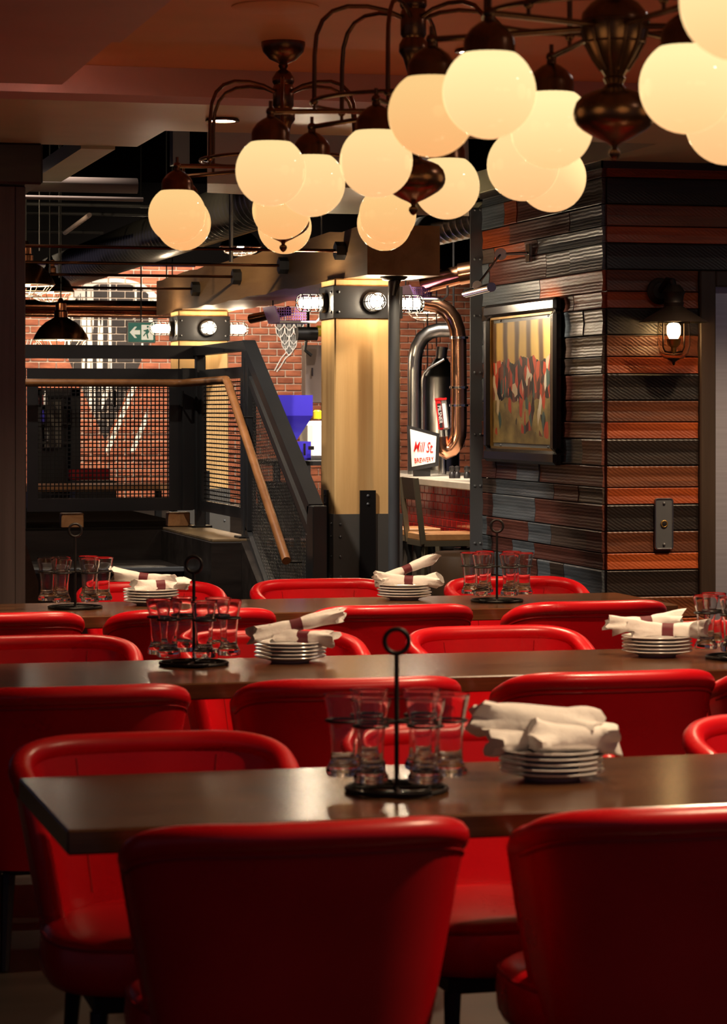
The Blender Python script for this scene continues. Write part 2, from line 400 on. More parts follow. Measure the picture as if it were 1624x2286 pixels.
wb = group_root('wall_back', (WX, WY, 0), 'wall of rough sawn orange, brown and black planks beside the door')
struct('backing', MB().box(WX + .02, XF, WY + .012, WY + .15, 0, SOFF).box(XF, 8, WY + .012, WY + .15, ZF, SOFF), dark_wood, wb)
for c, z, h in rows:
    if z < .35: continue
    jit = random.uniform(-.003, .003)
    if z + h * .5 < ZF: plank(PM[c], wb, (WX, WY + jit, z), 0, XF - WX, h)
    else:
        cut = WX + random.choice((2.4, 1.9, 2.8)); plank(PM[c], wb, (WX, WY + jit, z), 0, cut - WX, h); plank(PM[c], wb, (cut, WY + jit, z), 0, 7.5 - cut, h)
YE = 14.29
ws = group_root('wall_side', (WX, WY, 0), 'receding wall of slate, red and umber planks behind the painting')
struct('backing', MB().box(WX + .012, WX + .15, WY + .02, YE, 0, SOFF), dark_wood, ws)
rnd = random.Random(21)
for c, z, h in rows:
    if z < .35: continue
    y = YE; last = ''
    y_first = True
    while y > WY + .02:
        L = rnd.choice((.22, .38, .55, .75, 1.0, 1.25))
        if y_first: L *= rnd.uniform(.3, 1); y_first = False
        if y - L < WY + .18: L = y - WY
        k = rnd.choice([q for q in 'ssrruussro' if q != last]); 
        if k == 'o' and z < 1.7: k = 'r'
        last = k
        plank(PM[k], ws, (WX + rnd.uniform(-.004, .004), y, z), R(-90), L, h); y -= L
# dark crown strip at the top of the planks
struct('trim_2', MB().box(WX - .035, 8, WY - .035, WY - .026, SOFF - .035, SOFF).box(WX - .035, WX - .026, WY - .035, YE, SOFF - .035, SOFF), dark_wood)
# riveted steel post at the far end of the side wall
st = thing('steel_wall_post', 'tall riveted gunmetal post at the far edge of the plank wall', 'post', (WX - .06, YE + .02, 0))
x0 = onY(1051, 900, YE).x; x1 = onY(1086, 900, YE).x
MB().box(x0, x1, YE, YE + .012, 0, 2.72).box(x1 - .01, x1 + .002, YE - .0, YE + .10, 0, 2.72).build('plate', gun_steel, st)
rv = MB().sphere((0, 0, 0), .0085, 8, 6).build('rivet', gun_steel, st, smooth=True, local=True); rv_me = rv.data; bpy.data.objects.remove(rv)
def rivet(parent, loc, me=None):
    o = bpy.data.objects.new('rivet', me or rv_me); C.objects.link(o); o.parent = parent; o.location = Vector(loc) - parent.location; return o
for v in (468, 578, 705, 832, 970, 1085, 1213):
    for u in (1061, 1073): rivet(st, onY(u, v, YE))
# door in a brown casing
dr = group_root('door_1', (XD, WY, 0), 'brushed stainless steel door in a dark brown casing')
MB().bbox(XF, XD, WY - .045, WY + .15, 0, ZF, .006).bbox(XD, 6.6, WY - .045, WY + .15, ZD, ZF, .006).build('casing', door_frame_m, dr)
MB().box(XD, 6.6, WY + .02, WY + .06, .01, ZD).build('door_panel', door_steel, dr)

# ---- dark post at the left
YP = 12.2
px = onY(58, 900, YP).x; cx = onY(96, 300, YP - .1).x; cz = onY(60, 415, YP).z
pl = thing('timber_post', 'dark purple brown timber post with a black capital at the left edge', 'post', (px - .3, YP + .2, 0))
MB().bbox(px - .6, px - .05, YP, YP + .4, 0, cz).bbox(px - .05, px, YP + .015, YP + .385, 0, cz).build('shaft', pillar_wood, pl)
MB().bbox(px - .7, cx, YP - .1, YP + .5, cz, SOFF, .01).build('capital', dark_wood, pl)

# ---- far brick wall with mural
YB = 25.0
def bx(u): return onY(u, 900, YB).x
def bz(v, u=300): return onY(u, v, YB).z
def brick_material():
    m, nt, b = nodes_of('painted_brick')
    g = nd(nt, 'ShaderNodeNewGeometry'); sp = nd(nt, 'ShaderNodeSeparateXYZ'); lk(nt, g.outputs['Position'], sp.inputs[0])
    oi = nd(nt, 'ShaderNodeTexNoise'); oi.inputs['Scale'].default_value = 1.0; lk(nt, coords(nt, (5.1, 5, 13.7), space='World'), oi.inputs['Vector'])
    r = nd(nt, 'ShaderNodeValToRGB'); r.color_ramp.elements[0].position = .35; r.color_ramp.elements[1].position = .66
    r.color_ramp.elements[0].color = (0.21, 0.055, 0.026, 1); r.color_ramp.elements[1].color = (0.42, 0.13, 0.062, 1); lk(nt, oi.outputs[0], r.inputs[0])
    def M(op, a, b_=None, c=None):
        n = nd(nt, 'ShaderNodeMath', operation=op)
        for i, q in enumerate((a, b_, c)):
            if q is None: continue
            if isinstance(q, (int, float)): n.inputs[i].default_value = q
            else: lk(nt, q, n.inputs[i])
        return n.outputs[0]
    X, Z = sp.outputs[0], sp.outputs[2]
    # mural: black painted tower of a mill with white streaks, under a white arch
    inx = M('MULTIPLY', M('GREATER_THAN', X, bx(147)), M('LESS_THAN', X, bx(352)))
    xc = (bx(160) + bx(350)) / 2; rad = (bx(350) - bx(160)) / 2 * 1.12; zc = bz(640) - rad * .45
    dx = M('DIVIDE', M('SUBTRACT', X, xc), rad); dz = M('DIVIDE', M('SUBTRACT', Z, zc), rad * .62)
    dist = M('SQRT', M('ADD', M('MULTIPLY', dx, dx), M('MULTIPLY', dz, dz)))
    under = M('MAXIMUM', M('LESS_THAN', Z, zc), M('LESS_THAN', dist, 1.0))
    arch = M('MULTIPLY', M('GREATER_THAN', dist, .86), M('MULTIPLY', M('LESS_THAN', dist, 1.0), M('GREATER_THAN', Z, zc)))
    low_fade = M('GREATER_THAN', Z, M('ADD', bz(985), M('MULTIPLY', M('ABSOLUTE', M('SUBTRACT', X, bx(235))), 2.2)))
    body = M('MULTIPLY', M('MULTIPLY', inx, under), low_fade)
    ns = nd(nt, 'ShaderNodeTexNoise'); ns.inputs['Scale'].default_value = 1.0; ns.inputs['Detail'].default_value = 3; lk(nt, coords(nt, (20, 1, .55), space='World'), ns.inputs['Vector'])
    nb = nd(nt, 'ShaderNodeTexNoise'); nb.inputs['Scale'].default_value = 1.0; lk(nt, coords(nt, (4.2, 1, .3), space='World'), nb.inputs['Vector'])
    streak = M('GREATER_THAN', M('ADD', M('MULTIPLY', ns.outputs[0], .75), M('MULTIPLY', nb.outputs[0], .55)), .71)
    # slanting white rigging lines lower down
    sl = M('SINE', M('MULTIPLY', M('ADD', M('MULTIPLY', X, 1.0), M('MULTIPLY', Z, -.42)), 26.0))
    sl2 = M('MULTIPLY', M('GREATER_THAN', sl, .80), M('MULTIPLY', M('LESS_THAN', Z, bz(860)), M('MULTIPLY', M('GREATER_THAN', X, bx(225)), M('LESS_THAN', X, bx(330)))))
    white = M('MAXIMUM', M('MULTIPLY', streak, body), M('MAXIMUM', M('MULTIPLY', arch, inx), M('MULTIPLY', sl2, M('GREATER_THAN', Z, bz(1010)))))
    m1 = nd(nt, 'ShaderNodeMix', data_type='RGBA'); lk(nt, body, m1.inputs[0]); lk(nt, r.outputs[0], m1.inputs[6]); m1.inputs[7].default_value = (0.022, 0.016, 0.015, 1)
    m2 = nd(nt, 'ShaderNodeMix', data_type='RGBA'); lk(nt, white, m2.inputs[0]); lk(nt, m1.outputs[2], m2.inputs[6]); m2.inputs[7].default_value = (0.72, 0.68, 0.62, 1)
    lk(nt, m2.outputs[2], b.inputs['Base Color']); b.inputs['Roughness'].default_value = .75
    nb2 = nd(nt, 'ShaderNodeTexNoise'); nb2.inputs['Scale'].default_value = 60; lk(nt, coords(nt, space='World'), nb2.inputs['Vector'])
    bp = nd(nt, 'ShaderNodeBump'); bp.inputs['Strength'].default_value = .5; bp.inputs['Distance'].default_value = .004; lk(nt, nb2.outputs[0], bp.inputs['Height']); lk(nt, bp.outputs[0], b.inputs['Normal'])
    return m
brick_m = brick_material()
wbk = group_root('wall_brick', (bx(400), YB, 0), 'far brick wall partly painted with a black and white mural')
struct('mortar_bed', MB().box(bx(-40), bx(1130), YB + .008, YB + .2, bz(1130), bz(592)), mortar, wbk)
struct('black_bulkhead', MB().box(bx(-40), bx(1130), YB - .02, YB + .2, bz(592), 3.75), void_black, wbk)
struct('plinth', MB().box(bx(-40), bx(1130), YB - .02, YB + .2, 0, bz(1130)), dark_wood, wbk)
BL, BH = .165, .068
cand = []
zi = 0; z = bz(1125)
while z < bz(585):
    x = bx(30) - (BL / 2 if zi % 2 else 0)
    while x < bx(1075):
        cand.append((x, z)); x += BL
    z += BH; zi += 1
zones = ((585, 722, 690, 885), (908, 1052, 690, 900), (60, 130, 690, 830), (60, 350, 590, 640), (90, 380, 865, 1110))
def pri(xz):
    x, z = xz; xm = x + BL / 2
    for i, (u0, u1, v0, v1) in enumerate(zones):
        if bx(u0) - .05 < xm < bx(u1) + .05 and bz(v1) - .05 < z < bz(v0) + .05: return i
    return 9
cand.sort(key=pri)
ubm = MB().bbox(0, BL - .012, -.006, .02, 0, BH - .012, .004); ub = ubm.build('brick', brick_m, local=True); ub_me = ub.data; bpy.data.objects.remove(ub)
for x, z in cand[:300]:
    o = bpy.data.objects.new('brick', ub_me); C.objects.link(o); o.parent = wbk; o.location = Vector((x, YB + random.uniform(-.003, .003), z)) - wbk.location
rest = MB()
for x, z in cand[300:]: rest.box(x, x + BL - .012, YB - .006, YB + .02, z, z + BH - .012)
o = rest.build('remaining_bricks', brick_m, wbk); o['kind'] = 'stuff'

# ================================================================== dining tables
TX0, TX1, TZ, TW, TT = .73, 4.06, .76, .76, .05
TY = (5.13, 7.786, 10.418)
tnames = ('nearest', 'middle', 'farthest')
for k, y in enumerate(TY):
    t = thing('dining_table', ('long glossy walnut dining table nearest the camera', 'middle of the three long walnut dining tables', 'farthest long walnut dining table, in front of the plank wall')[k], 'table', ((TX0 + TX1) / 2, y + TW / 2, 0), group='long walnut tables')
    MB().bbox(TX0, TX1, y, y + TW, TZ - TT, TZ, .004).build('tabletop', table_wood, t)
    for x in (TX0 + .55, TX1 - .55):
        MB().bbox(x - .05, x + .05, y + TW / 2 - .05, y + TW / 2 + .05, .03, TZ - TT).build('leg', black_metal, t)
        MB().bbox(x - .04, x + .04, y + .08, y + TW - .08, 0, .03).build('foot', black_metal, t)
        MB().box(x - .06, x + .06, y + .06, y + TW - .06, TZ - TT - .02, TZ - TT).build('support_bracket', black_metal, t)

# ================================================================== red tub chairs
def tub_chair():
    root = thing('tub_chair', 'red leather tub chair', 'chair')
    # plan curve of the shell: u in [-1,1] from the left front edge round the back to the right front edge
    NS = 40
    def plan(q, t):                        # t: 0 at the bottom edge, 1 at the top
        a = .252 + .094 * t; yb = -.255 - .075 * t; yf = -.03; p = .76
        arc = .86
        if abs(q) <= arc:
            ph = q / arc * math.pi / 2
            sx_, cs = math.sin(ph), math.cos(ph)
            x = a * math.copysign(abs(sx_) ** p, sx_); y = -.13 + (yb + .13) * (abs(cs) ** p)
        else:
            f = (abs(q) - arc) / (1 - arc); x = math.copysign(a - .004 * f, q); y = -.13 + (yf + .13) * f
        return x, y
    def rim(q):
        f = max(0, (abs(q) - .25) / .75); return .778 - .075 * f * f
    qs = [-1 + 2 * i / NS for i in range(NS + 1)]
    zb, NT = .285, 10
    outer = []; inner = []
    for q in qs:
        co = []; ci = []
        for j in range(NT + 1):
            z = zb + (rim(q) - zb) * j / NT; t = (z - zb) / (.80 - zb)
            x, y = plan(q, t); co.append(Vector((x, y, z)))
            x2, y2 = plan(q, t); n = Vector((x2, y2 + .06, 0)); n.normalize()
            zi = max(z, .36)
            ci.append(Vector((x - n.x * .042, y - n.y * .042, zi)))
        outer.append(co); inner.append(ci)
    m = MB(); N1 = NT + 1
    for c in outer: m.v += c
    for c in inner: m.v += c
    off = len(outer) * N1
    for i in range(NS):
        for j in range(NT):
            m.f.append([i * N1 + j, (i + 1) * N1 + j, (i + 1) * N1 + j + 1, i * N1 + j + 1])
            m.f.append([off + i * N1 + j, off + i * N1 + j + 1, off + (i + 1) * N1 + j + 1, off + (i + 1) * N1 + j])
        m.f.append([i * N1, off + i * N1, off + (i + 1) * N1, (i + 1) * N1])
        m.f.append([i * N1 + NT, (i + 1) * N1 + NT, off + (i + 1) * N1 + NT, off + i * N1 + NT])
    for i in (0, NS):
        for j in range(NT): m.f.append([i * N1 + j, i * N1 + j + 1, off + i * N1 + j + 1, off + i * N1 + j])
    m.build('backrest', leather, root, smooth=60, local=True)
    # padded roll over the top edge, running down both front edges
    path = []
    for i in range(NS + 1):
        o_, n_ = outer[i][NT], inner[i][NT]; path.append((o_ + n_) / 2)
    def front(i):
        pts = []; e = (outer[i][NT] + inner[i][NT]) / 2
        for j in range(9):
            z = e.z - .012 - (e.z - .40) * j / 8; t = (z - zb) / (.80 - zb); x, y = plan(qs[i], t); sgn = 1 if x > 0 else -1
            pts.append(Vector((x - sgn * .021, y + .012 + .004 * min(j, 3), z)))
        return pts
    full = front(0)[::-1] + path[1:-1] + front(NS)
    rr = [.024] * 9 + [.029] * (NS - 1) + [.024] * 9
    MB().tube(full, .028, 12, rr=rr).build('rim_roll', leather, root, smooth=60, local=True)
    # stitched seam under the roll, outside
    seam = []
    for q in qs[2:-2]:
        z = rim(q) - .032; t = (z - zb) / (.80 - zb); x, y = plan(q, t); n = Vector((x, y + .06, 0)).normalized(); seam.append(Vector((x + n.x * .001, y + n.y * .001, z)))
    MB().tube(seam, .0032, 6).build('seam', leather_seam, root, smooth=60, local=True)
    # two vertical seams inside the back
    for q in (-.28, .28):
        sm = MB()
        pts = []
        for j in range(7):
            z = .44 + j * .052; t = (z - zb) / (.80 - zb); x, y = plan(q, t); n = Vector((x, y + .06, 0)).normalized(); pts.append(Vector((x - n.x * .0425, y - n.y * .0425, z)))
        sm.tube(pts, .002, 5)
        sm.build('inner_seam', leather_seam, root, local=True)
    # seat cushion: rounded D in plan, domed top
    def loop(sc_, z, n=44):
        pts = []
        for i in range(n):
            a = 2 * math.pi * i / n; p = .62
            x = .295 * math.copysign(abs(math.cos(a)) ** p, math.cos(a)); y = .04 + .275 * math.copysign(abs(math.sin(a)) ** p, math.sin(a))
            if y < -.02: x *= 1 - .38 * min(1, (-.02 - y) / .2)
            pts.append(Vector((x * sc_, .04 + (y - .04) * sc_, z)))
        return pts
    prof = [(.86, .298), (.95, .305), (.985, .325), (.995, .36), (.985, .395), (.96, .412), (.90, .424), (.75, .434), (.5, .440), (.2, .443)]
    s = MB(); n = 44
    for sc_, z in prof: s.v += loop(sc_, z)
    for i in range(len(prof) - 1):
        for j in range(n): s.f.append([i * n + j, i * n + (j + 1) % n, (i + 1) * n + (j + 1) % n, (i + 1) * n + j])
    s.f.append(list(range(n))[::-1]); s.f.append(list(range((len(prof) - 1) * n, len(prof) * n)))
    seat = s.build('seat_cushion', leather, root, smooth=60, local=True)
    MB().tube(loop(.975, .405), .0045, 6, closed=True).build('piping', leather_seam, seat, smooth=60, local=True)
    MB().bbox(-.20, .20, -.18, .26, .262, .30, .004).build('seat_frame', dark_leg, root, local=True)
    for sx_ in (-1, 1):
        for y, y2 in ((-.17, -.21), (.24, .27)):
            MB().tube([(sx_ * .185, y, .265), (sx_ * .20, y2, 0)], .02, 8, rr=[.021, .013]).build('leg', dark_leg, root, local=True)
    return root
proto = tub_chair()
FAR = math.pi
chairs = [
 # x, back Y, near side?, label
 (1.154, 4.80, 1, 'red tub chair back facing us at the nearest table, left of two'),
 (1.945, 4.80, 1, 'red tub chair back at lower right corner of the photo, nearest table'),
 (1.075, 6.30, 0, 'red tub chair facing us across the nearest table by its left corner'),
 (1.87, 6.30, 0, 'red tub chair facing us behind the carrier and napkin pile of nearest table'),
 (2.75, 6.30, 0, 'red tub chair facing us across nearest table, cut by right photo edge'),
 (1.08, 7.33, 1, 'leftmost red tub chair with its back to us at the middle table'),
 (1.9, 7.35, 1, 'second red tub chair from left with its back to us at middle table'),
 (2.70, 7.35, 1, 'third red tub chair from left with its back to us at middle table'),
 (3.4, 7.35, 1, 'red tub chair back sliver at right photo edge, near side of middle table'),
 (1.18, 9.08, 0, 'leftmost red tub chair facing us across the middle table'),
 (1.98, 9.08, 0, 'red tub chair facing us behind the left plates of the middle table'),
 (2.8, 9.08, 0, 'red tub chair facing us across middle table, right of the wire loop'),
 (3.7, 9.08, 0, 'rightmost red tub chair facing us across the middle table'),
 (1.18, 10.05, 1, 'leftmost red tub chair with its back to us at the farthest table'),
 (1.94, 10.05, 1, 'second red tub chair from left with its back to us, farthest table'),
 (2.76, 10.07, 1, 'third red tub chair from left with its back to us, farthest table'),
 (3.59, 10.07, 1, 'rightmost red tub chair with its back to us at the farthest table'),
 (2.03, 11.79, 0, 'red tub chair facing us behind left plates of the farthest table'),
 (2.82, 11.79, 0, 'red tub chair facing us at farthest table, below the timber column'),
 (3.71, 11.72, 0, 'red tub chair facing us behind right glass carrier of farthest table'),
]
for i, (x, y, near, lab) in enumerate(chairs):
    loc = (x, y + .33 if near else y - .33, 0); rz = 0 if near else FAR
    rz += random.uniform(-.02, .02)
    if i == 0: proto.location = loc; proto.rotation_euler = (0, 0, rz); proto['label'] = lab; proto['group'] = 'red tub chairs'
    else: copy_tree(proto, loc, rz, lab)

# ================================================================== glass carriers, glasses, plates, napkins
def taster_glass():
    pr = [(.0, 0), (.034, 0), (.0375, .004), (.0375, .013), (.034, .020), (.0285, .030), (.0265, .050), (.0275, .085), (.0315, .120), (.0375, .150), (.0425, .172),
          (.0430, .175), (.0423, .1760), (.0411, .172), (.0361, .150), (.0302, .120), (.0262, .085), (.0252, .050), (.0250, .034), (.015, .028), (.0, .027)]
    m = MB().lathe(pr, n=28)
    m.f = m.f[:-2]
    return m.build('taster_glass', clear_glass, smooth=50, local=True)
g0 = taster_glass(); g_me = g0.data; bpy.data.objects.remove(g0)
def make_carrier():
    root = thing('glass_carrier', 'carrier', 'carrier')
    MB().ring((0, 0, .006), .108, .0055, 40, 8).ring((0, 0, .006), .072, .004, 32, 6).build('base_ring', black_metal, root, smooth=60, local=True)
    MB().cyl((-.108, 0, .008), (.108, 0, .008), .004, 8).cyl((0, -.108, .008), (0, .108, .008), .004, 8).build('base_cross', black_metal, root, smooth=60, local=True)
    MB().cyl((0, 0, .006), (0, 0, .296), .0052, 10).build('rod', black_metal, root, smooth=60, local=True)
    MB().ring((0, 0, .322), .026, .0052, 28, 8, 'y').build('loop_handle', black_metal, root, smooth=60, local=True)
    for a in GA:
        x, y = .115 * math.cos(a), .115 * math.sin(a)
        h = MB().ring((x, y, .152), .0372, .003, 28, 6)
        d = Vector((x, y, 0)).normalized(); h.cyl((0, 0, .150), Vector((x, y, .152)) - d * .036, .003, 6)
        h.build('glass_hoop', black_metal, root, smooth=60, local=True)
    return root
GA = [R(a) for a in (178, 238, 298, -2, 58, 118)]
GN = ('leftmost', 'front left', 'front right', 'rightmost', 'back right', 'back left')
car = None
carriers = [((886, 1766), 0, 'the nearest table', 'black wire glass carrier with ring handle on the nearest table', R(3)),
            ((433, 1484), 1, 'left part of the middle table', 'black wire glass carrier with ring handle on left of the middle table', R(-8)),
            ((1652, 1470), 1, 'middle table at the right photo edge', 'black wire glass carrier on the middle table at right photo edge', R(12)),
            ((168, 1358), 2, 'left part of the farthest table', 'black wire glass carrier on farthest table near the dark post', R(10)),
            ((1110, 1343), 2, 'right part of the farthest table', 'black wire glass carrier on farthest table in front of the plank wall', R(-4))]
for (u, v), k, where, lab, rz in carriers:
    p = onZ(u, v, TZ)
    if car is None: car = make_carrier(); c = car; c.location = p; c.rotation_euler = (0, 0, -YAW + rz); c['label'] = lab; c['group'] = 'wire glass carriers'
    else: c = copy_tree(car, p, -YAW + rz, lab)
    for a, nm in zip(GA, GN):
        q = a - YAW + rz
        g = bpy.data.objects.new('taster_glass', g_me); C.objects.link(g)
        g.location = p + Vector((.115 * math.cos(q), .115 * math.sin(q), .0335)); g.rotation_euler = (0, 0, random.uniform(0, 6))
        tag(g, 'clear flared glass, %s of the carrier on %s' % (nm, where), 'glass', 'taster glasses in wire carriers')

pm = MB().lathe([(0, .0015), (.058, .0), (.062, .0), (.064, .004), (.085, .010), (.112, .0165), (.1165, .018), (.1175, .0195), (.1165, .021), (.112, .0205), (.085, .0145), (.062, .008), (0, .007)], n=48)
pm.f = pm.f[:-2]
pl0 = pm.build('side_plate', ceramic, smooth=50, local=True); plate_me = pl0.data; bpy.data.objects.remove(pl0)
ORD = ('lowest', 'second lowest', 'middle', 'second highest', 'topmost')
def napkin(name, label, loc, yaw, pitch, L=.21, r=.019, flare=.5, band=True, seed=0, group='rolled napkins on plate stacks', fat=1.0):
    rd = random.Random(seed)
    root = thing(name, label, 'napkin', loc, group=group)
    root.rotation_euler = (0, -pitch, yaw)
    n, m_ = 22, 26; mb = MB(); ph = [rd.uniform(0, 6) for _ in range(6)]
    for i in range(m_):
        f = i / (m_ - 1); x = (f - .5) * L
        end = max(0, (abs(f - .5) - .26) / .24); pinch = 1 - .28 * math.exp(-((f - .5) / .10) ** 2) if band else 1
        rad = r * pinch * (1 + flare * end)
        for j in range(n):
            a = 2 * math.pi * j / n
            lob = 1 + (.05 + .26 * end) * math.sin(3 * a + ph[0] + 3 * f) + (.04 + .20 * end) * math.sin(5 * a + ph[1] - 4 * f) + .04 * math.sin(9 * f + 2 * a + ph[2])
            rx = x + end * L * .055 * math.sin(2 * a + ph[3]) + end * L * .03 * math.sin(5 * a + ph[4])
            mb.v.append(Vector((rx, rad * lob * math.cos(a) * fat, rad * lob * math.sin(a) * (1 - .18 * end))))
    for i in range(m_ - 1):
        for j in range(n): mb.f.append([i * n + j, i * n + (j + 1) % n, (i + 1) * n + (j + 1) % n, (i + 1) * n + j])
    mb.f += [list(range(n))[::-1], list(range((m_ - 1) * n, m_ * n))]
    mb.build('cloth', linen, root, smooth=70, local=True)
    if band:
        MB().lathe([(r * .86, -.019), (r * .90, -.019), (r * .88, 0), (r * .92, .019), (r * .86, .019)], n=20, axis=(1, 0, 0)).build('paper_band', band_m, root, smooth=60, local=True)
    return root
stacks = [((1232, 1737), 0, 'the nearest table'), ((648, 1477), 1, 'the middle table left of centre'), ((1467, 1464), 1, 'the middle table at right'),
          ((338, 1350), 2, 'the farthest table at left'), ((903, 1338), 2, 'the farthest table at centre')]
tops = []
for (u, v), k, where in stacks:
    p = onZ(u, v, TZ)
    for i in range(5):
        o = bpy.data.objects.new('side_plate', plate_me); C.objects.link(o)
        o.location = p + Vector((random.uniform(-.002, .002), random.uniform(-.002, .002), .0005 + .0118 * i))
        tag(o, 'white plate, %s of the stack on %s' % (ORD[i], where), 'plate', 'white plates stacked in fives')
    tops.append(p + Vector((0, 0, .0118 * 4 + .02)))
RX = Vector((CT, -ST, 0)); FY = Vector((ST, CT, 0))
def nk(i, dx, dy, dz, yaw, pitch, label, **kw):
    napkin('rolled_napkin', label, tops[i] + RX * dx + FY * dy + Vector((0, 0, dz)), yaw - YAW, pitch, **kw)
nk(0, -.035, .02, .055, R(-6), R(-4), 'upper bulky white napkin on the plates of the nearest table', L=.27, r=.036, flare=.12, band=False, seed=3, fat=1.3)
nk(0, .045, -.02, .026, R(12), R(-2), 'lower white napkin draped on the plates of the nearest table', L=.19, r=.034, flare=.25, band=False, seed=5, fat=1.6)
nk(0, -.08, -.01, .018, R(25), R(2), 'white napkin end peeking out on the left of the nearest plates', L=.13, r=.026, flare=.4, band=False, seed=6)
nk(1, .02, .0, .052, R(8), R(13), 'rolled napkin with burgundy band jutting up right from middle table plates', L=.30, r=.023, flare=.35, seed=11)
nk(1, .045, -.03, .016, R(-14), R(-3), 'rolled napkin lying low on the left plate stack of the middle table', L=.20, r=.022, flare=.5, seed=12)
nk(2, -.035, .02, .042, R(8), R(4), 'rolled napkin with burgundy band, upper left on right plates of middle table', L=.25, r=.024, flare=.35, seed=13)
nk(2, .035, -.02, .022, R(-10), R(-2), 'rolled napkin with burgundy band, lower right on right plates of middle table', L=.25, r=.024, flare=.45, seed=14)
nk(3, -.03, .01, .045, R(-12), R(-7), 'rolled napkin with burgundy band, upper one on left plates of farthest table', L=.27, r=.024, flare=.5, seed=15)
nk(3, .04, -.03, .018, R(14), R(3), 'rolled napkin lying lower right on left plates of the farthest table', L=.23, r=.023, flare=.4, seed=16)
nk(4, .01, .02, .062, R(20), R(20), 'rolled napkin with burgundy band tilting up on central plates of farthest table', L=.28, r=.021, flare=.3, seed=17)
nk(4, .02, -.03, .018, R(-8), R(-2), 'rolled napkin with burgundy band lying flat on central plates of farthest table', L=.27, r=.022, flare=.5, seed=18)

# ================================================================== globe chandeliers
CHX = 2.085
def chandelier_parts(root, rot, opals, tagl):
    # local frame: z measured from the ceiling plate, downward negative; z0 = height relative to the eye
    Z = lambda h: EYE + h - CEIL
    def lt(prof): return [(r_, Z(h)) for r_, h in prof][::-1]
    MB().lathe(lt([(.080, 1.33), (.080, 1.318), (.074, 1.295), (.050, 1.268), (.022, 1.255), (.012, 1.250)]), n=28).build('ceiling_canopy', bronze, root, smooth=40, local=True)
    MB().lathe(lt([(.012, 1.26), (.018, 1.245), (.012, 1.232), (.026, 1.222), (.040, 1.20), (.040, 1.185), (.034, 1.175), (.038, 1.165), (.038, 1.10), (.032, 1.09), (.042, 1.072), (.043, 1.050), (.030, 1.03), (.022, 1.00), (.012, .965), (.009, .95)]), n=24).build('column', bronze, root, smooth=40, local=True)
    MB().cyl((0, 0, Z(.96)), (0, 0, Z(.90)), .009, 10).build('stem', bronze, root, smooth=True, local=True)
    urn = MB().lathe(lt([(.010, .955), (.030, .945), (.055, .930), (.074, .908), (.078, .885), (.075, .865), (.068, .84), (.050, .805), (.030, .775), (.022, .762)]), n=32).build('urn', bronze, root, smooth=40, local=True)
    rb = MB()
    for q in range(12):
        a = q * math.pi / 6
        rb.tube([(r_ * math.cos(a), r_ * math.sin(a), Z(h)) for r_, h in ((.076, .89), (.0765, .865), (.070, .84), (.052, .805), (.032, .776))], .003, 6)
    rb.ring((0, 0, Z(.887)), .0785, .004, 32, 6).ring((0, 0, Z(.84)), .069, .003, 32, 6).build('urn_ribs', bronze, urn, smooth=True, local=True)
    MB().lathe(lt([(.020, .765), (.026, .757), (.020, .745), (.028, .735), (.052, .728), (.074, .718), (.088, .703), (.0935, .688), (.0950, .676), (.0925, .663), (.086, .651), (.074, .640), (.056, .629), (.036, .618), (.018, .610), (.008, .604), (.006, .598), (.013, .592), (.014, .584), (.008, .574), (.002, .570)]), n=32).build('bowl_finial', bronze, root, smooth=40, local=True)
    MB().ring((0, 0, Z(.900)), .30, .0065, 64, 8).build('ring', bronze, root, smooth=60, local=True)
    for q in range(6):
        a = rot + q * math.pi / 3; c_, s_ = math.cos(a), math.sin(a)
        pts = [(.035, 1.150), (.08, 1.168), (.14, 1.178), (.20, 1.176), (.245, 1.160), (.275, 1.132), (.293, 1.09), (.299, 1.03), (.30, .90)]
        MB().tube([(r_ * c_, r_ * s_, Z(h)) for r_, h in pts], .0068, 8).sphere((.30 * c_, .30 * s_, Z(.895)), .012, 10, 6).build('hoop_arm', bronze, root, smooth=60, local=True)
        b = MB().cyl((.06 * c_, .06 * s_, Z(.875)), (.43 * c_, .43 * s_, Z(.862)), .0075, 8)
        b.cyl((.30 * c_, .30 * s_, Z(.90)), (.30 * c_, .30 * s_, Z(.868)), .005, 6); b.sphere((.43 * c_, .43 * s_, Z(.862)), .014, 10, 8); b.cyl((.43 * c_, .43 * s_, Z(.862)), (.43 * c_, .43 * s_, Z(.893)), .0055, 8)
        b.build('radial_arm', bronze, root, smooth=60, local=True)
        h = MB().lathe([(r_, Z(h_)) for r_, h_ in ((.058, .770), (.0585, .776), (.056, .780), (.056, .800), (.052, .812), (.040, .828), (.024, .840), (.012, .846), (.011, .862))], (.43 * c_, .43 * s_, 0), n=24).build('globe_cap', bronze, root, smooth=40, local=True)
        g = MB().lathe([(.102 * math.sin(t), -.102 * math.cos(t)) for t in [math.pi * .832 * i_ / 18 for i_ in range(19)]] + [(.050, .092)], n=40)
        gl = g.build('globe', opals[q], root, smooth=60, local=True); gl.location = (.43 * c_, .43 * s_, Z(.69))
CL = [('chandelier_a', 3.915, R(25), [opal_bright] * 6, 'bronze globe chandelier at top right, mostly outside the photo'),
      ('chandelier_b', 5.715, R(31), [opal_mid, opal_bright, opal_low, opal_bright, opal_bright, opal_bright], 'bronze globe chandelier whose ribbed urn shows at upper right, above the nearest table'),
      ('chandelier_c', 7.477, R(0.5), [opal_mid, opal_mid, opal_mid, opal_mid, opal_mid, opal_mid], 'middle bronze globe chandelier, hanging above the middle table'),
      ('chandelier_d', 9.34, R(16.5), [opal_low, opal_low, opal_low, opal_low, opal_low, opal_low], 'farthest bronze globe chandelier with its ceiling canopy in view')]
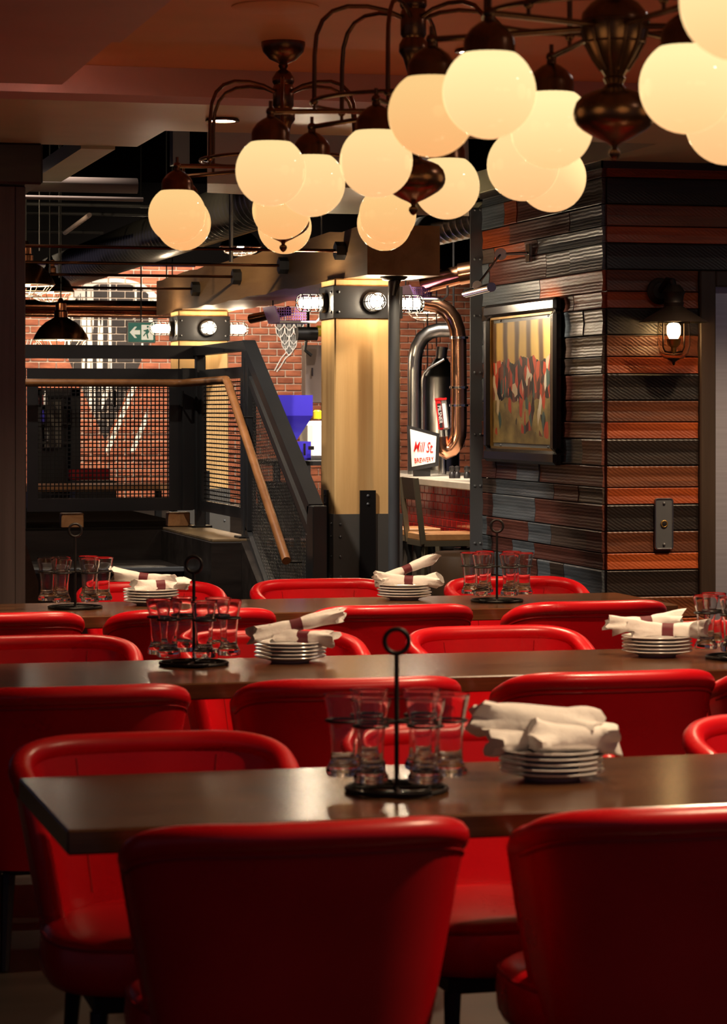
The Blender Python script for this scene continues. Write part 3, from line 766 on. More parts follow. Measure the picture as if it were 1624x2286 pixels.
for nm, y, rot, op, lab in CL:
    r_ = thing('globe_chandelier', lab, 'chandelier', (CHX + {'chandelier_b': -.013, 'chandelier_d': .03}.get(nm, 0), y, CEIL), group='globe chandeliers')
    chandelier_parts(r_, rot, op, lab)

# ================================================================== ceiling fittings
def downlight(x, y, zc, label, power, target=None, size=85, col=WARM, r=.055):
    t = thing('downlight', label, 'downlight', (x, y, zc - .012), group='recessed ceiling downlights')
    MB().lathe([(r, -.0), (r * 1.3, -.0), (r * 1.32, .006), (r * 1.2, .012), (r, .012)], (x, y, zc - .012), n=24, closed=True).build('trim_ring', bronze, t, smooth=40)
    MB().lathe([(0, .006), (r, .006), (r, .011), (0, .011)], (x, y, zc - .012), n=20).build('lens', down_lens, t)
    spot('lamp', (x, y, zc - .03), target or (x, y, 0), power, col, size, .7, .05, t)
    return t
p = onZ(497, 265, SOFF)
downlight(p.x, p.y, SOFF, 'round recessed downlight in the lower ceiling left of the chandelier arms', 110, size=110)
for x, y, zc, pw, lab in ((1.05, 4.75, CEIL, 260, 'added unseen downlight above the left end of the nearest table'), (2.95, 4.75, CEIL, 260, 'added unseen downlight above the right of the nearest table'),
                  (1.2, 7.25, CEIL, 240, 'added unseen downlight above the left of the middle table'), (3.1, 7.25, CEIL, 240, 'added unseen downlight above the right of the middle table'),
                  (1.3, 9.75, CEIL, 200, 'added unseen downlight above the left of the farthest table'), (2.84, 9.35, CEIL, 200, 'added downlight hidden behind the globes, right of the farthest table'),
                  (4.75, 11.15, SOFF, 160, 'added unseen wall washer before the orange planks'), (5.7, 11.15, SOFF, 130, 'added unseen wall washer before the steel door')):
    downlight(x, y, zc, lab, pw, size=118)  # added downlights and washers, put in to brighten the tables and plank wall
p = onZ(615, 15, CEIL)
sp_ = thing('ceiling_speaker', 'flat round speaker grille set in the brown ceiling', 'speaker', (p.x, p.y, CEIL))
MB().lathe([(0, -.006), (.135, -.006), (.145, -.003), (.145, 0), (0, 0)], (p.x, p.y, CEIL), n=40).build('grille', plaster_brown, sp_, smooth=30)

# ================================================================== timber beam, columns and the black pipe
BX0, BX1 = 3.525, 3.925
byf, byb = 13.55, 19.95
prof = [(byf, 2.30), (byf, 2.565)]
yy = byf; rb_ = random.Random(4)
top = []; bot = []
while yy < byb:
    top.append((yy, 2.565 + rb_.uniform(-.012, .012))); bot.append((yy, 2.30 + rb_.uniform(-.008, .008))); yy += .28
top.append((byb, 2.56)); bot.append((byb, 2.30))
poly = [(BX0, y, z) for y, z in bot] + [(BX0, y, z) for y, z in top[::-1]]
bm_ = MB(); n = len(bot)
vs = [(x, y, z) for x in (BX0, BX1) for y, z in bot + top]; N2 = 2 * n
bm_.add(vs, [f for i in range(n - 1) for f in ((i, i + 1, n + i + 1, n + i), (N2 + i, N2 + n + i, N2 + n + i + 1, N2 + i + 1), (i, N2 + i, N2 + i + 1, i + 1), (n + i, n + i + 1, N2 + n + i + 1, N2 + n + i))]
        + [(0, n, N2 + n, N2), (n - 1, N2 + n - 1, N2 + N2 - 1, N2 - 1)])
beam = bm_.build('timber_beam', beam_wood); tag(beam, 'heavy timber ceiling beam with rough edges resting on two columns', 'beam')

def cage_lamp(label, base, axis, L=.17, r=.048):
    base = Vector(base); ax = Vector(axis).normalized()
    t = thing('caged_wall_lamp', label, 'lamp', base, group='caged lamps on the columns')
    MB().lathe([(0, 0), (r * 1.15, 0), (r * 1.15, .028), (r * .95, .034), (0, .034)], base, 20, axis=ax).build('lamp_base', rail_steel, t, smooth=30)
    MB().lathe([(0, .035), (r * .62, .035), (r * .66, L * .75), (r * .5, L * .88), (0, L * .92)], base, 18, axis=ax).build('bulb', hot_bulb, t, smooth=50)
    cg = MB(); M = Vector((0, 0, 1)).rotation_difference(ax).to_matrix()
    for f in (.30, .55, .82):
        cg.tube([base + M @ Vector((r * math.cos(a), r * math.sin(a), L * f)) for a in [2 * math.pi * i / 24 for i in range(24)]], .0032, 6, closed=True)
    for i in range(6):
        a = i * math.pi / 3; c_, s_ = math.cos(a) * r, math.sin(a) * r
        cg.tube([base + M @ Vector((c_, s_, .03)), base + M @ Vector((c_, s_, L * .85)), base + M @ Vector((c_ * .7, s_ * .7, L * .97)), base + M @ Vector((c_ * .15, s_ * .15, L))], .0028, 6)
    cg.build('wire_guard', black_metal, t, smooth=60)
    return t
def column(x0, x1, y0, y1, label, zl, side):
    t = thing('timber_column', label, 'column', ((x0 + x1) / 2, (y0 + y1) / 2, 0), group='honey timber columns')
    MB().bbox(x0, x1, y0, y1, .02, 2.30, .008).build('shaft', golden_wood, t)
    sb = MB(); e = .010
    sb.box(x0 - e, x1 + e, y0 - e, y0, zl - .088, zl + .088).box(x0 - e, x0, y0, y1, zl - .088, zl + .088).box(x1, x1 + e, y0, y1, zl - .088, zl + .088)
    s = sb.build('steel_strap', rail_steel, t)
    for z in (zl - .055, zl + .055):
        for x in (x0 + .02, x1 - .02): rivet(t, (x, y0 - e, z))
        rivet(t, (x0 - e, y0 + .03, z))
    zb_ = 1.005
    MB().box(x0 - e, x1 + e, y0 - e, y0, 0, zb_).box(x0 - e, x0, y0, y1, 0, zb_).box(x1, x1 + e, y0, y1, 0, zb_).build('steel_shoe', shoe_steel, t)
    xc = x0 + (x1 - x0) * .49
    MB().box(xc - .045, xc + .045, y0 - .022, y0 - e, 0, 1.135).build('strap_plate', black_metal, t)
    MB().box(x0 - .022, x0 - e, y0 + .10, y0 + .17, 0, 1.135).build('strap_plate', black_metal, t)
    for z in (1.06, 1.105): rivet(t, (xc, y0 - .022, z)); rivet(t, (x0 - .022, y0 + .135, z))
    for z in (.66, .77, .88, .95):
        for x in (x0 + .03, x1 - .03): rivet(t, (x, y0 - e, z))
        rivet(t, (x0 - e, y0 + .03, z)); rivet(t, (x0 - e, y0 + .24, z))
    cage_lamp('caged lamp on the left side of the ' + side, (x0 - e, (y0 + y1) / 2, zl), (-1, 0, 0))
    cage_lamp('caged lamp on the front of the ' + side, (x0 + (x1 - x0) * .55, y0 - e, zl), (0, -1, 0))
    cage_lamp('caged lamp on the right side of the ' + side, (x1 + e, (y0 + y1) / 2, zl), (1, 0, 0))
    return t
column(3.478, 3.852, 14.08, 14.40, 'honey timber column with steel shoe behind the stair guard', 2.17, 'nearer timber column')
column(3.50, 3.87, 18.9, 19.22, 'farther honey timber column with steel strap at the left', 2.17, 'farther timber column')
q = P(880, 900, 14.22)
pp = thing('black_pipe', 'black vertical pipe standing in front of the nearer timber column', 'pipe', (q.x, q.y, 0))
MB().cyl((q.x, q.y, 0), (q.x, q.y, 2.30), .031, 20).build('tube', gun_steel, pp, smooth=40)
MB().lathe([(.032, 2.27), (.06, 2.275), (.075, 2.29), (.075, 2.30), (.032, 2.30)], (q.x, q.y, 0), 20).build('flange', black_metal, pp, smooth=40)
MB().bar((q.x, q.y - .045, 2.28), (q.x - .015, q.y - .05, 2.19), .02, .012).bar((q.x + .02, q.y - .045, 2.28), (q.x - .015, q.y - .05, 2.19), .02, .012).build('bracket', black_metal, pp)

# tie rods running from the left into the beam side
for i, (u, v) in enumerate(((770, 560), (642, 593), (537, 618), (445, 645))):
    p = onX(u, v, BX0)
    t = thing('tie_rod', ('nearest', 'second nearest', 'third nearest', 'farthest')[i] + ' horizontal steel tie rod with hexagonal nut on the beam', 'rod', p, group='tie rods anchored in the beam')
    MB().cyl((-3.5, p.y, p.z), (p.x - .05, p.y, p.z), .009, 8).build('rod', dark_copper, t, smooth=40)
    MB().tube([(p.x - .055, p.y, p.z), (p.x, p.y, p.z)], .05, 6).build('hex_nut', rail_steel, t)

# ================================================================== stair landing and guards
GX, GY = 2.95, 15.33
ld = group_root('landing', (1.0, 15.3, 0), 'black stained landing with one step at the left')
MB().box(-3, GX + .03, GY - .03, 18.5, 0, .875).build('landing_block', dark_wood, ld)
MB().box(-3, GX + .03, GY - .03, 18.5, .875, .89).build('landing_added_matte_slab', mat('landing_added_matte_slab', (.014, .011, .009), rough=.95, spec=.0), ld)  # dark matte top slab added to keep out a bright grazing reflection
MB().bbox(-3, GX - .22, 14.58, GY - .03, 0, .70, .008).build('step', dark_wood, ld)
MB().bbox(-3, GX - .22, 14.56, 14.60, .672, .70, .004).build('step_nosing', gun_steel, ld)
MB().bbox(GX - .22, GX + .06, 13.78, GY - .03, 0, .875, .005).build('kerb', dark_wood, ld)
MB().bbox(GX - .21, GX + .05, 13.80, GY - .03, .875, .89, .003).build('kerb_cap', tread_wood, ld)
MB().slab([(GX - .06, 13.78, .88), (GX - .06, 13.78, 0), (GX - .06, 12.27, 0), (GX - .06, 12.27, .16)], (.10, 0, 0)).build('stringer', dark_wood, ld)
for u in (162, 400):
    p = onY(u, 1160, GY); MB().bbox(p.x - .065, p.x + .065, GY - .01, GY + .08, .89, .975).build('block', seat_wood, ld)

def wire_grid(poly_clip, mk, a0, a1, b0, b1, pitch, slope=0.0):
    pass
ga = thing('guard_panel', 'front stair guard of black steel with square wire mesh, at left', 'guard', (1.6, GY, .89))
def gp(u, v): return onY(u, v, GY)
L_, R_ = gp(60, 900).x - .25, gp(430, 900).x
def zz(v, u=300): return gp(u, v).z
t0, t1, b0, b1 = zz(823), zz(866), zz(1112), zz(1140)
il, ir = gp(84, 900).x, gp(378, 900).x
fr = MB().box(il - .06, R_, GY - .02, GY + .02, t1 + .03, t0).box(il - .06, R_, GY - .02, GY + .02, b1, b0).box(il - .06, il, GY - .02, GY + .02, b0, t1 + .03).box(ir, R_, GY - .02, GY + .02, b0, t1 + .03)
fr.build('panel_frame', rail_steel, ga)
MB().box(L_, gp(445, 800).x, GY - .025, GY + .03, zz(801), zz(771)).build('top_rail', rail_steel, ga)
MB().box(gp(404, 900).x, gp(432, 900).x, GY - .06, GY - .02, zz(1138), zz(822)).build('post', rail_steel, ga)
MB().box(L_, il - .07, GY - .03, GY + .03, .89, zz(823)).build('post', rail_steel, ga)
wm = MB(); pt = .0247; x = il
while x < ir + .01: wm.box(x - .0032, x + .0032, GY - .004, GY + .001, b0 - .01, t1 + .04); x += pt
z = b0
while z < t1 + .04: wm.box(il - .01, ir + .01, GY - .001, GY + .004, z - .0032, z + .0032); z += pt
o = wm.build('wire_mesh', black_metal, ga); o['kind'] = 'stuff'
for u in (84, 250, 400):
    p = gp(u, 905); MB().tube([(p.x, GY - .03, p.z), (p.x, GY - .11, p.z - .005), (p.x, GY - .12, p.z + .02), (p.x, GY - .12, p.z + .085)], .006, 8).build('rail_bracket', black_metal, ga, smooth=40)

gb = thing('guard_panel', 'side stair guard panel seen edge on, left of the oak handrail', 'guard', (GX, 14.5, .89))
def gx_(u, v): return onX(u, v, GX)
ya_, yb_ = gx_(447, 900).y, gx_(553, 900).y
zt = 1.95
MB().box(GX - .03, GX + .03, yb_ - .03, GY, zt - .055, zt).build('top_rail', rail_steel, gb)
for y in (ya_, yb_):
    MB().bbox(GX - .028, GX + .028, y - .03, y + .03, .895, zt - .055, .004).build('post', rail_steel, gb)
    MB().bbox(GX - .06, GX + .06, y - .07, y + .07, .888, .902, .003).build('foot_plate', black_metal, gb)
f0, f1, g0_, g1_ = yb_ + .06, ya_ - .06, .99, 1.81
MB().box(GX - .015, GX + .015, f0, f1, g1_ - .06, g1_).box(GX - .015, GX + .015, f0, f1, g0_, g0_ + .06).box(GX - .015, GX + .015, f0, f0 + .06, g0_ + .06, g1_ - .06).box(GX - .015, GX + .015, f1 - .06, f1, g0_ + .06, g1_ - .06).build('panel_frame', rail_steel, gb)
wm = MB(); y = f0 + .05
while y < f1 - .05: wm.box(GX - .0014, GX, y - .0014, y + .0014, g0_ + .05, g1_ - .05); y += pt * 2
z = g0_ + .05
while z < g1_ - .05: wm.box(GX, GX + .003, f0 + .05, f1 - .05, z - .0036, z + .0036); z += pt
o = wm.build('wire_mesh', black_metal, gb); o['kind'] = 'stuff'

gc = thing('guard_panel', 'sloping stair guard of black steel and fine mesh beside the oak handrail', 'guard', (GX, 13.0, 0))
A = Vector((GX, yb_ - .02, 1.925)); B = gx_(704, 1132); B.z = 1.10
MB().bar(A, B, .07, .06).build('top_rail', rail_steel, gc)
dn = Vector((0, 0, -1))
sl = (B - A).normalized()
I0 = A + Vector((0, -.03, -.16)); I1 = B + Vector((0, .05, -.13))
MB().bar(I0, I1, .035, .045).build('inner_rail', rail_steel, gc)
MB().bbox(GX - .035, GX + .035, B.y - .10, B.y + .03, 0, 1.12, .004).build('end_post', rail_steel, gc)
MB().bbox(GX - .025, GX + .025, B.y + .05, B.y + .10, .12, .98, .004).build('inner_post', rail_steel, gc)
MB().bbox(GX - .025, GX + .025, A.y - .09, A.y - .03, .93, 1.85, .004).build('inner_post', rail_steel, gc)
J0 = Vector((GX, A.y - .03, .93)); J1 = Vector((GX, B.y + .06, .13))
MB().bar(J0, J1, .05, .05).build('bottom_rail', rail_steel, gc)
wm = MB(); n_ = int((A.y - B.y) / .030)
for i in range(n_ + 1):
    f = i / n_; y = I0.y + (I1.y - I0.y) * f
    wm.box(GX - .001, GX + .0006, y - .0018, y + .0018, J0.z + (J1.z - J0.z) * f, I0.z + (I1.z - I0.z) * f)
h_ = I0.z - J0.z; k_ = int(h_ / .0165)
for i in range(k_ + 1):
    f = i / k_; a = J0 + (I0 - J0) * f; b = J1 + (I1 - J1) * f; wm.bar(a, b, .002, .0046)
o = wm.build('fine_mesh', black_metal, gc); o['kind'] = 'stuff'

hr = thing('oak_handrail', 'round oak handrail along the guards sloping down to the right', 'handrail', (2.85, 14.2, 1.7))
hy = GY - .12; hx = GX - .11
zr = P(300, 855, dY(300, hy)).z
h0 = Vector((L_, hy, zr)); h1 = Vector((hx, hy, zr)); h2 = onX(507, 846, hx); h2.z = zr + .005; h3 = onX(640, 1252, hx)
MB().tube([h0, h1 - Vector((.03, 0, 0)), h1 + Vector((-.008, -.008, 0)), h1 - Vector((0, .03, 0)), h2 + Vector((0, .02, 0)), h2 + (h3 - h2) * .02, h3], .0225, 14).build('rail', rail_wood, hr, smooth=50)
for f in (.14, .93):
    p = h2 + (h3 - h2) * f
    MB().tube([p - Vector((0, 0, .02)), p - Vector((0, 0, .06)), p + Vector((.03, 0, -.075)), (GX - .01, p.y, p.z - .075)], .006, 8).build('bracket', black_metal, hr, smooth=40)

# ================================================================== overhead ducts, pipes and pendants
def duct(label, a, b, r, pitch=.13, rib=.014, m=galv):
    a, b = Vector(a), Vector(b); L = (b - a).length; n = int(L / pitch); pr = []
    for i in range(n + 1):
        z = i * pitch; pr += [(r, z), (r + rib * .3, z + pitch * .60), (r + rib, z + pitch * .72), (r + rib, z + pitch * .85), (r, z + pitch * .98)]
    o = MB().lathe(pr, a, 32, axis=(b - a)).build('spiral_duct', m, smooth=35); return tag(o, label, 'duct')
a = P(600, 440, 15.6); b = Vector((a.x, 24.5, a.z)); duct('big ribbed spiral duct running back under the black ceiling at left', (a.x, a.y - .6, a.z), b, .155)
a = P(1060, 492, 15.4); duct('ribbed spiral duct glimpsed right of the beam end', (a.x, a.y - .3, a.z + .0), (a.x, 21, a.z), .085, m=steel)
def pipe(label, pts, r, m, n=12, smooth=50, name='pipe', cat='pipe', group=None):
    o = MB().tube(pts, r, n).build(name, m, smooth=smooth); return tag(o, label, cat, group)
p = P(75, 388, 13.6); q = P(362, 392, 13.6)
pipe('thick greyish cream pipe under the opening beside the dark post', [(-3, p.y + .6, p.z), (q.x, p.y + .6, p.z)], .042, cream_pipe, 16)
pipe('thin dark conduit just below the cream pipe', [(-3, p.y + .7, p.z - .065), (q.x + .05, p.y + .7, p.z - .065)], .012, cream_pipe)
xs = P(130, 300, 13.0).x
tag(MB().box(xs, xs + .16, 12.2, 14.0, SOFF - .01, SOFF + .06).build('ceiling_strip', plaster_cream), 'narrow plaster strip crossing the dark opening near the post', 'plaster strip')
for i, (u, v, d, L, lab) in enumerate(((60, 455, 17, 2.2, 'upper dark conduit in the black ceiling'), (60, 475, 18, 1.4, 'short pale conduit in the black ceiling'), (60, 516, 18.5, .9, 'low conduit in the black ceiling near the post'), (330, 592, 23, .7, 'pipe tinted violet in place of a strip light near the duct end'))):
    p = P(u, v, d); pipe(lab, [(p.x - 1, p.y, p.z), (p.x + L * .6, p.y, p.z)], .012, rail_steel if i != 3 else purple_light_tint)  # the violet one stands in for a strip light's glow
p = P(145, 520, 17.5); pipe('diagonal grey conduit in the black ceiling', [p, P(200, 480, 15.2)], .014, cream_pipe)
for i, (u, v0, v1, d) in enumerate(((132, 430, 620, 17.3), (111, 470, 620, 17.8), (516, 430, 585, 14.9), (88, 440, 560, 16), (690, 475, 540, 15.0), (718, 470, 530, 15.2), (372, 560, 640, 20), (385, 560, 640, 20.4))):
    a = P(u, v0, d); b = P(u, v1, d)
    pipe('thin vertical hanger rod number %s from the left in the dark ceiling' % ('one two three four five six seven eight'.split()[[3, 1, 2, 4, 5, 6, 7, 0].index(i)] if 0 else ('second', 'first', 'fifth', 'outermost', 'sixth', 'seventh', 'third', 'fourth')[i]), [(a.x, a.y, 3.75), (b.x, b.y, b.z)], .012 if i == 2 else .005, galv if i in (2, 4, 5) else black_metal, 8, name='hanger_rod', cat='rod', group='ceiling hanger rods')
p = P(60, 692, 21.5); q = P(350, 692, 21.5)
for i, (dz, r, m) in enumerate(((.035, .05, dark_copper), (-.035, .022, copper))):
    pipe(('thick aged copper pipe crossing in front of the mural', 'slim bright copper pipe just below the thick copper pipe')[i], [(p.x - 1, p.y, p.z + dz), (4.4, p.y, p.z + dz)], r, m, 16)
p = P(405, 330, 15.5); tag(MB().box(p.x - .05, p.x + .05, p.y, p.y + .1, p.z - .1, 3.75).build('steel_hanger', cream_pipe), 'vertical channel hanger behind the farthest chandelier', 'hanger')

def make_pendant():
    root = thing('pendant_lamp', 'pendant', 'pendant lamp')
    MB().cyl((0, 0, .26), (0, 0, 1.75), .004, 6).build('cord', black_metal, root, local=True)
    MB().lathe([(0, .14), (.045, .14), (.045, .18), (.035, .19), (.035, .235), (.022, .245), (.012, .27), (0, .27)], n=18).build('socket', dark_copper, root, smooth=40, local=True)
    MB().lathe([(.176, 0), (.180, .004), (.168, .03), (.14, .075), (.10, .112), (.05, .14), (.04, .148), (.04, .14), (.09, .105), (.13, .070), (.158, .028), (.170, .006)], n=36, closed=True).build('shade', dark_copper, root, smooth=50, local=True)
    MB().sphere((0, 0, .03), .04, 14, 8).build('bulb', pend_bulb, root, smooth=60, local=True)
    cg = MB().ring((0, 0, -.002), .172, .004, 36, 6).ring((0, 0, -.042), .135, .003, 32, 6).ring((0, 0, -.066), .08, .003, 24, 6)
    for i in range(10):
        a = i * math.pi / 5; c_, s_ = math.cos(a), math.sin(a)
        cg.tube([(.172 * c_, .172 * s_, -.002), (.135 * c_, .135 * s_, -.042), (.08 * c_, .08 * s_, -.066), (0, 0, -.076)], .003, 6)
    cg.build('wire_cage', white_wire, root, smooth=60, local=True); return root
pend = make_pendant(); first = True
for u, v, d, lab in ((136, 758, 17.2, 'copper dome pendant with white wire cage hanging before the mural'), (112, 652, 19.6, 'pendant with bowl shaped white cage above the copper dome pendant'), (58, 636, 16.2, 'pendant with white cage half hidden by the dark post'),
                     (537, 552, 22.5, 'small dark pendant lamp behind the chandelier globes'), (953, 697, 22.8, 'pendant with white cage right of the nearer timber column')):
    p = P(u, v, d)
    if first: pend.location = p; pend['label'] = lab; pend['group'] = 'caged pendant lamps'; first = False
    else: copy_tree(pend, p, 0, lab)

# exit sign
YS = 21.0
p = onY(316, 742, YS)
ex = thing('exit_sign', 'green exit sign with cream arrow and running figure before the mural', 'sign', p)
w2, h2_ = .115, .085
MB().bbox(p.x - w2, p.x + w2, YS, YS + .04, p.z - h2_, p.z + h2_, .004).build('case', white_plastic, ex)
MB().box(p.x - w2 + .008, p.x + w2 - .008, YS - .003, YS, p.z - h2_ + .008, p.z + h2_ - .008).build('green_face', green_exit, ex)
def fl(pts, y, th=.002): return [(p.x + a, y, p.z + b) for a, b in pts], (0, -th, 0)
MB().slab(*fl([(-.095, 0), (-.055, .045), (-.038, .045), (-.06, .017), (-.012, .017), (-.012, -.017), (-.06, -.017), (-.038, -.045), (-.055, -.045)], YS - .003)).build('arrow', exit_cream, ex)
MB().slab(*fl([(.0, -.06), (.095, -.06), (.095, .06), (.0, .06)], YS - .003)).build('figure_panel', exit_cream, ex)
fg = MB().slab(*fl([(.030, .02), (.052, .03), (.064, .005), (.050, -.012), (.058, -.05), (.047, -.05), (.036, -.010), (.018, -.035), (.010, -.028), (.034, .004), (.018, .008), (.012, .018)], YS - .006)).build('running_figure', green_exit, ex)
MB().lathe([(0, 0), (.009, 0), (.009, .002), (0, .002)], (p.x + .050, YS - .006, p.z + .046), 14, axis=(0, -1, 0)).build('figure_head', green_exit, ex)
MB().cyl((p.x, YS + .02, p.z + h2_), (p.x, YS + .02, 3.75), .006, 8).build('hanger', black_metal, ex)

# chalk hop cone and script on the brick
hop = MB(); bk_ = MB()
def hz_(u, v): return onY(u, v, YB - .012)
for r_i, (v, n_, w_) in enumerate(((722, 3, 22), (738, 3, 20), (753, 2, 20), (766, 2, 17), (778, 1, 18))):
    for j in range(n_):
        uc = 646 + (j - (n_ - 1) / 2) * w_
        pts = [hz_(uc + a, v + b) for a, b in ((-w_ * .5, -6), (-w_ * .42, 6), (-w_ * .15, 13), (0, 16), (w_ * .15, 13), (w_ * .42, 6), (w_ * .5, -6))]
        hop.tube(pts, .0045, 5); bk_.slab([q_ + Vector((0, .004 - .001 * r_i, 0)) for q_ in pts], (0, .001, 0))
        for a in (-4, 0, 4): hop.tube([hz_(uc + a, v - 6), hz_(uc + a * .8, v + 9)], .002, 4)
hop.tube([hz_(640, 786), hz_(628, 800), hz_(620, 815), hz_(613, 828)], .0045, 5).tube([hz_(650, 788), hz_(636, 802), hz_(627, 818), hz_(618, 830)], .0045, 5)
hop.tube([hz_(597, 728), hz_(602, 716), hz_(607, 728), hz_(614, 716), hz_(620, 722), hz_(630, 712)], .003, 5)
o = hop.build('chalk_lines', chalk, wbk); o['kind'] = 'stuff'
o = bk_.build('hop_scales', sign_black, wbk); o['kind'] = 'stuff'
nic = MB()
def ns_(u, v): return onY(u, v, YB - .012)
nic.tube([ns_(58, 775), ns_(62, 758), ns_(66, 775), ns_(71, 757)], .006, 5).tube([ns_(74, 775), ns_(76, 766)], .006, 5).tube([ns_(86, 766), ns_(80, 766), ns_(79, 772), ns_(83, 775), ns_(90, 772)], .006, 5)
o = nic.build('script_lettering', chalk, wbk); o['kind'] = 'stuff'

# ================================================================== grain mill and trays tinted with purple light
d = 17.8
def q3(u, v, dd=d): return P(u, v, dd)
gm = thing('grain_mill', 'bright blue grain mill with hopper behind the sloping stair guard', 'grain mill', q3(662, 1300)); gm.location.z = 0
def fr4(u0, u1, v, dd, dep): a, b = q3(u0, v, dd), q3(u1, v, dd); return [Vector((a.x, a.y, a.z)), Vector((b.x, a.y, a.z)), Vector((b.x, a.y + dep, a.z)), Vector((a.x, a.y + dep, a.z))]
def frus(mb, A_, B_): return mb.add(A_ + B_, [(0, 1, 2, 3), (7, 6, 5, 4)] + [(i, 4 + i, 4 + (i + 1) % 4, (i + 1) % 4) for i in range(4)])
A_ = fr4(612, 704, 882, d, .28); B_ = fr4(612, 704, 928, d, .28); C_ = fr4(640, 670, 985, d, .28)
C_ = [c + Vector((0, .09 if i < 2 else -.09, 0)) for i, c in enumerate(C_)]
frus(frus(MB(), A_, B_), B_, C_).build('hopper', blue_paint, gm)
frus(MB(), fr4(640, 698, 986, d, .26), fr4(640, 698, 1028, d, .26)).build('mill_box', blue_paint, gm)
a = q3(680, 1000); MB().box(a.x - .012, a.x + .004, a.y - .02, a.y, a.z - .05, a.z + .03).box(a.x + .02, a.x + .06, a.y - .03, a.y - .01, a.z - .012, a.z + .012).build('latch', chrome, gm)
a, b = q3(612, 1030), q3(718, 1030)
MB().box(a.x, b.x + .12, a.y, a.y + .9, a.z - .03, a.z).box(b.x - .1, b.x - .07, a.y + .86, a.y + .89, 0, a.z).box(a.x, a.x + .03, a.y, a.y + .03, 0, a.z).box(b.x - .12, b.x - .09, a.y, a.y + .03, 0, a.z).build('stand', black_metal, gm)
a = q3(708, 935, 18.3); tag(MB().bbox(a.x - .06, a.x + .12, a.y, a.y + .3, q3(612, 1030).z, q3(700, 940, 18.3).z, .03).build('grain_sack', white_plastic), 'pale grain sack beside the blue mill at the column', 'sack')
a = q3(709, 925, 17.95); MB().lathe([(0, 0), (.03, 0), (.03, .05), (.02, .06), (0, .06)], (a.x, a.y, q3(700, 935, 17.95).z), 14).build('yellow_cap', yellow_m, gm)
a, b = q3(682, 770, 19.5), q3(712, 900, 19.5)
eq = thing('electrical_cabinet', 'grey electrical cabinet on the brick wall beside the timber column', 'cabinet', (a.x, a.y, b.z))
MB().bbox(a.x, b.x + .1, a.y, a.y + .12, b.z, a.z, .005).build('body', cream_pipe, eq)
MB().box(a.x + .02, a.x + .05, a.y + .04, a.y + .07, 0, b.z).box(b.x + .04, b.x + .07, a.y + .04, a.y + .07, 0, b.z).build('frame_leg', black_metal, eq)
c = q3(697, 830, 19.5); MB().box(c.x - .006, c.x + .006, a.y - .02, a.y, c.z - .03, c.z + .03).build('handle', chrome, eq)
mo = q3(690, 745, 19.3)
mt = thing('auger_motor', 'dark auger motor above the grey cabinet by the column', 'motor', mo)
MB().cyl(mo + Vector((-.09, 0, 0)), mo + Vector((.06, 0, 0)), .05, 16).build('housing', black_metal, mt, smooth=40)
MB().cyl(mo + Vector((.06, 0, .02)), mo + Vector((.15, 0, .02)), .04, 14).build('end_cap', yellow_m, mt, smooth=40)
MB().tube([mo + Vector((-.02, 0, -.05)), mo + Vector((-.03, 0, -.12)), mo + Vector((.02, 0, -.16))], .012, 8).build('feed_pipe', black_metal, mt, smooth=40)
MB().cyl(mo + Vector((0, .03, 0)), (mo.x, mo.y + .03, 3.75), .012, 8).build('hanger', black_metal, mt)

def tray(label, u0, u1, v0, v1, dd):
    a, b = P(u0, v0, dd), P(u1, v1, dd)
    t = thing('perforated_tray', label, 'tray', ((a.x + b.x) / 2, a.y, b.z), group='perforated trays tinted with violet light')
    MB().box(a.x + .04, b.x - .03, a.y, a.y + .35, b.z, b.z + .012).slab([(a.x, a.y, a.z), (a.x + .04, a.y, b.z), (a.x + .04, a.y + .35, b.z), (a.x, a.y + .35, a.z)], (.01, 0, 0)).build('tray_body', purple_light_tint, t)
    g = MB()
    n = 16
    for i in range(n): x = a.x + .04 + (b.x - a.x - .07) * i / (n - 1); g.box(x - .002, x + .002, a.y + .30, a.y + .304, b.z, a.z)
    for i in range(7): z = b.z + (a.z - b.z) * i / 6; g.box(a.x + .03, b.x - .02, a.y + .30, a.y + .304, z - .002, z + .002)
    o = g.build('mesh_back', purple_light_tint, t); o['kind'] = 'stuff'
    MB().tube([(a.x + .04, a.y, b.z), (b.x - .03, a.y, b.z), (b.x, a.y, b.z + .03), (b.x, a.y, a.z)], .008, 8).build('rim', white_plastic, t, smooth=40)
    MB().cyl((a.x + .06, a.y + .3, b.z), (a.x + .06, a.y + .3, 3.75), .005, 6).build('hanger', black_metal, t)
tray('perforated tray tinted with violet light left of the nearer timber column', 612, 722, 682, 719, 17.0)
tray('perforated tray tinted with violet light right of the nearer timber column', 914, 1006, 636, 668, 16.6)

# ================================================================== bar: pipes, tank, counter, taps, sign, stools
DB = 18.9
def cp(u, v, d=DB): return P(u, v, d)
pipe('short dark copper pipe end left of the column above the perforated tray', [cp(560, 712, 17.6), cp(645, 694, 17.4)], .032, copper, 18, name='copper_pipe')
kp = thing('copper_pipe', 'fat horizontal copper pipe entering the right perforated tray', 'pipe', cp(1000, 620, 16.9))
MB().cyl(cp(945, 634, 17.0), cp(1030, 613, 16.9), .062, 24).build('tube', copper, kp, smooth=40)
MB().cyl(cp(1026, 613, 16.88), cp(1075, 604, 16.86), .070, 24).build('coupling', copper, kp, smooth=40)
cv = thing('copper_riser', 'polished copper pipe curving down to a hooked end behind the bar', 'pipe', cp(1026, 1000))
top_pts = [(948, 676), (975, 680), (998, 692), (1013, 712), (1021, 735), (1024, 760)]
MB().tube([cp(u, v) for u, v in top_pts] + [cp(1025, 850), cp(1025, 950), cp(1024, 972), cp(1018, 990), cp(1008, 1003), cp(997, 1008), cp(988, 1002), cp(984, 990), cp(983, 975)], .058, 24).build('tube', copper, cv, smooth=50)
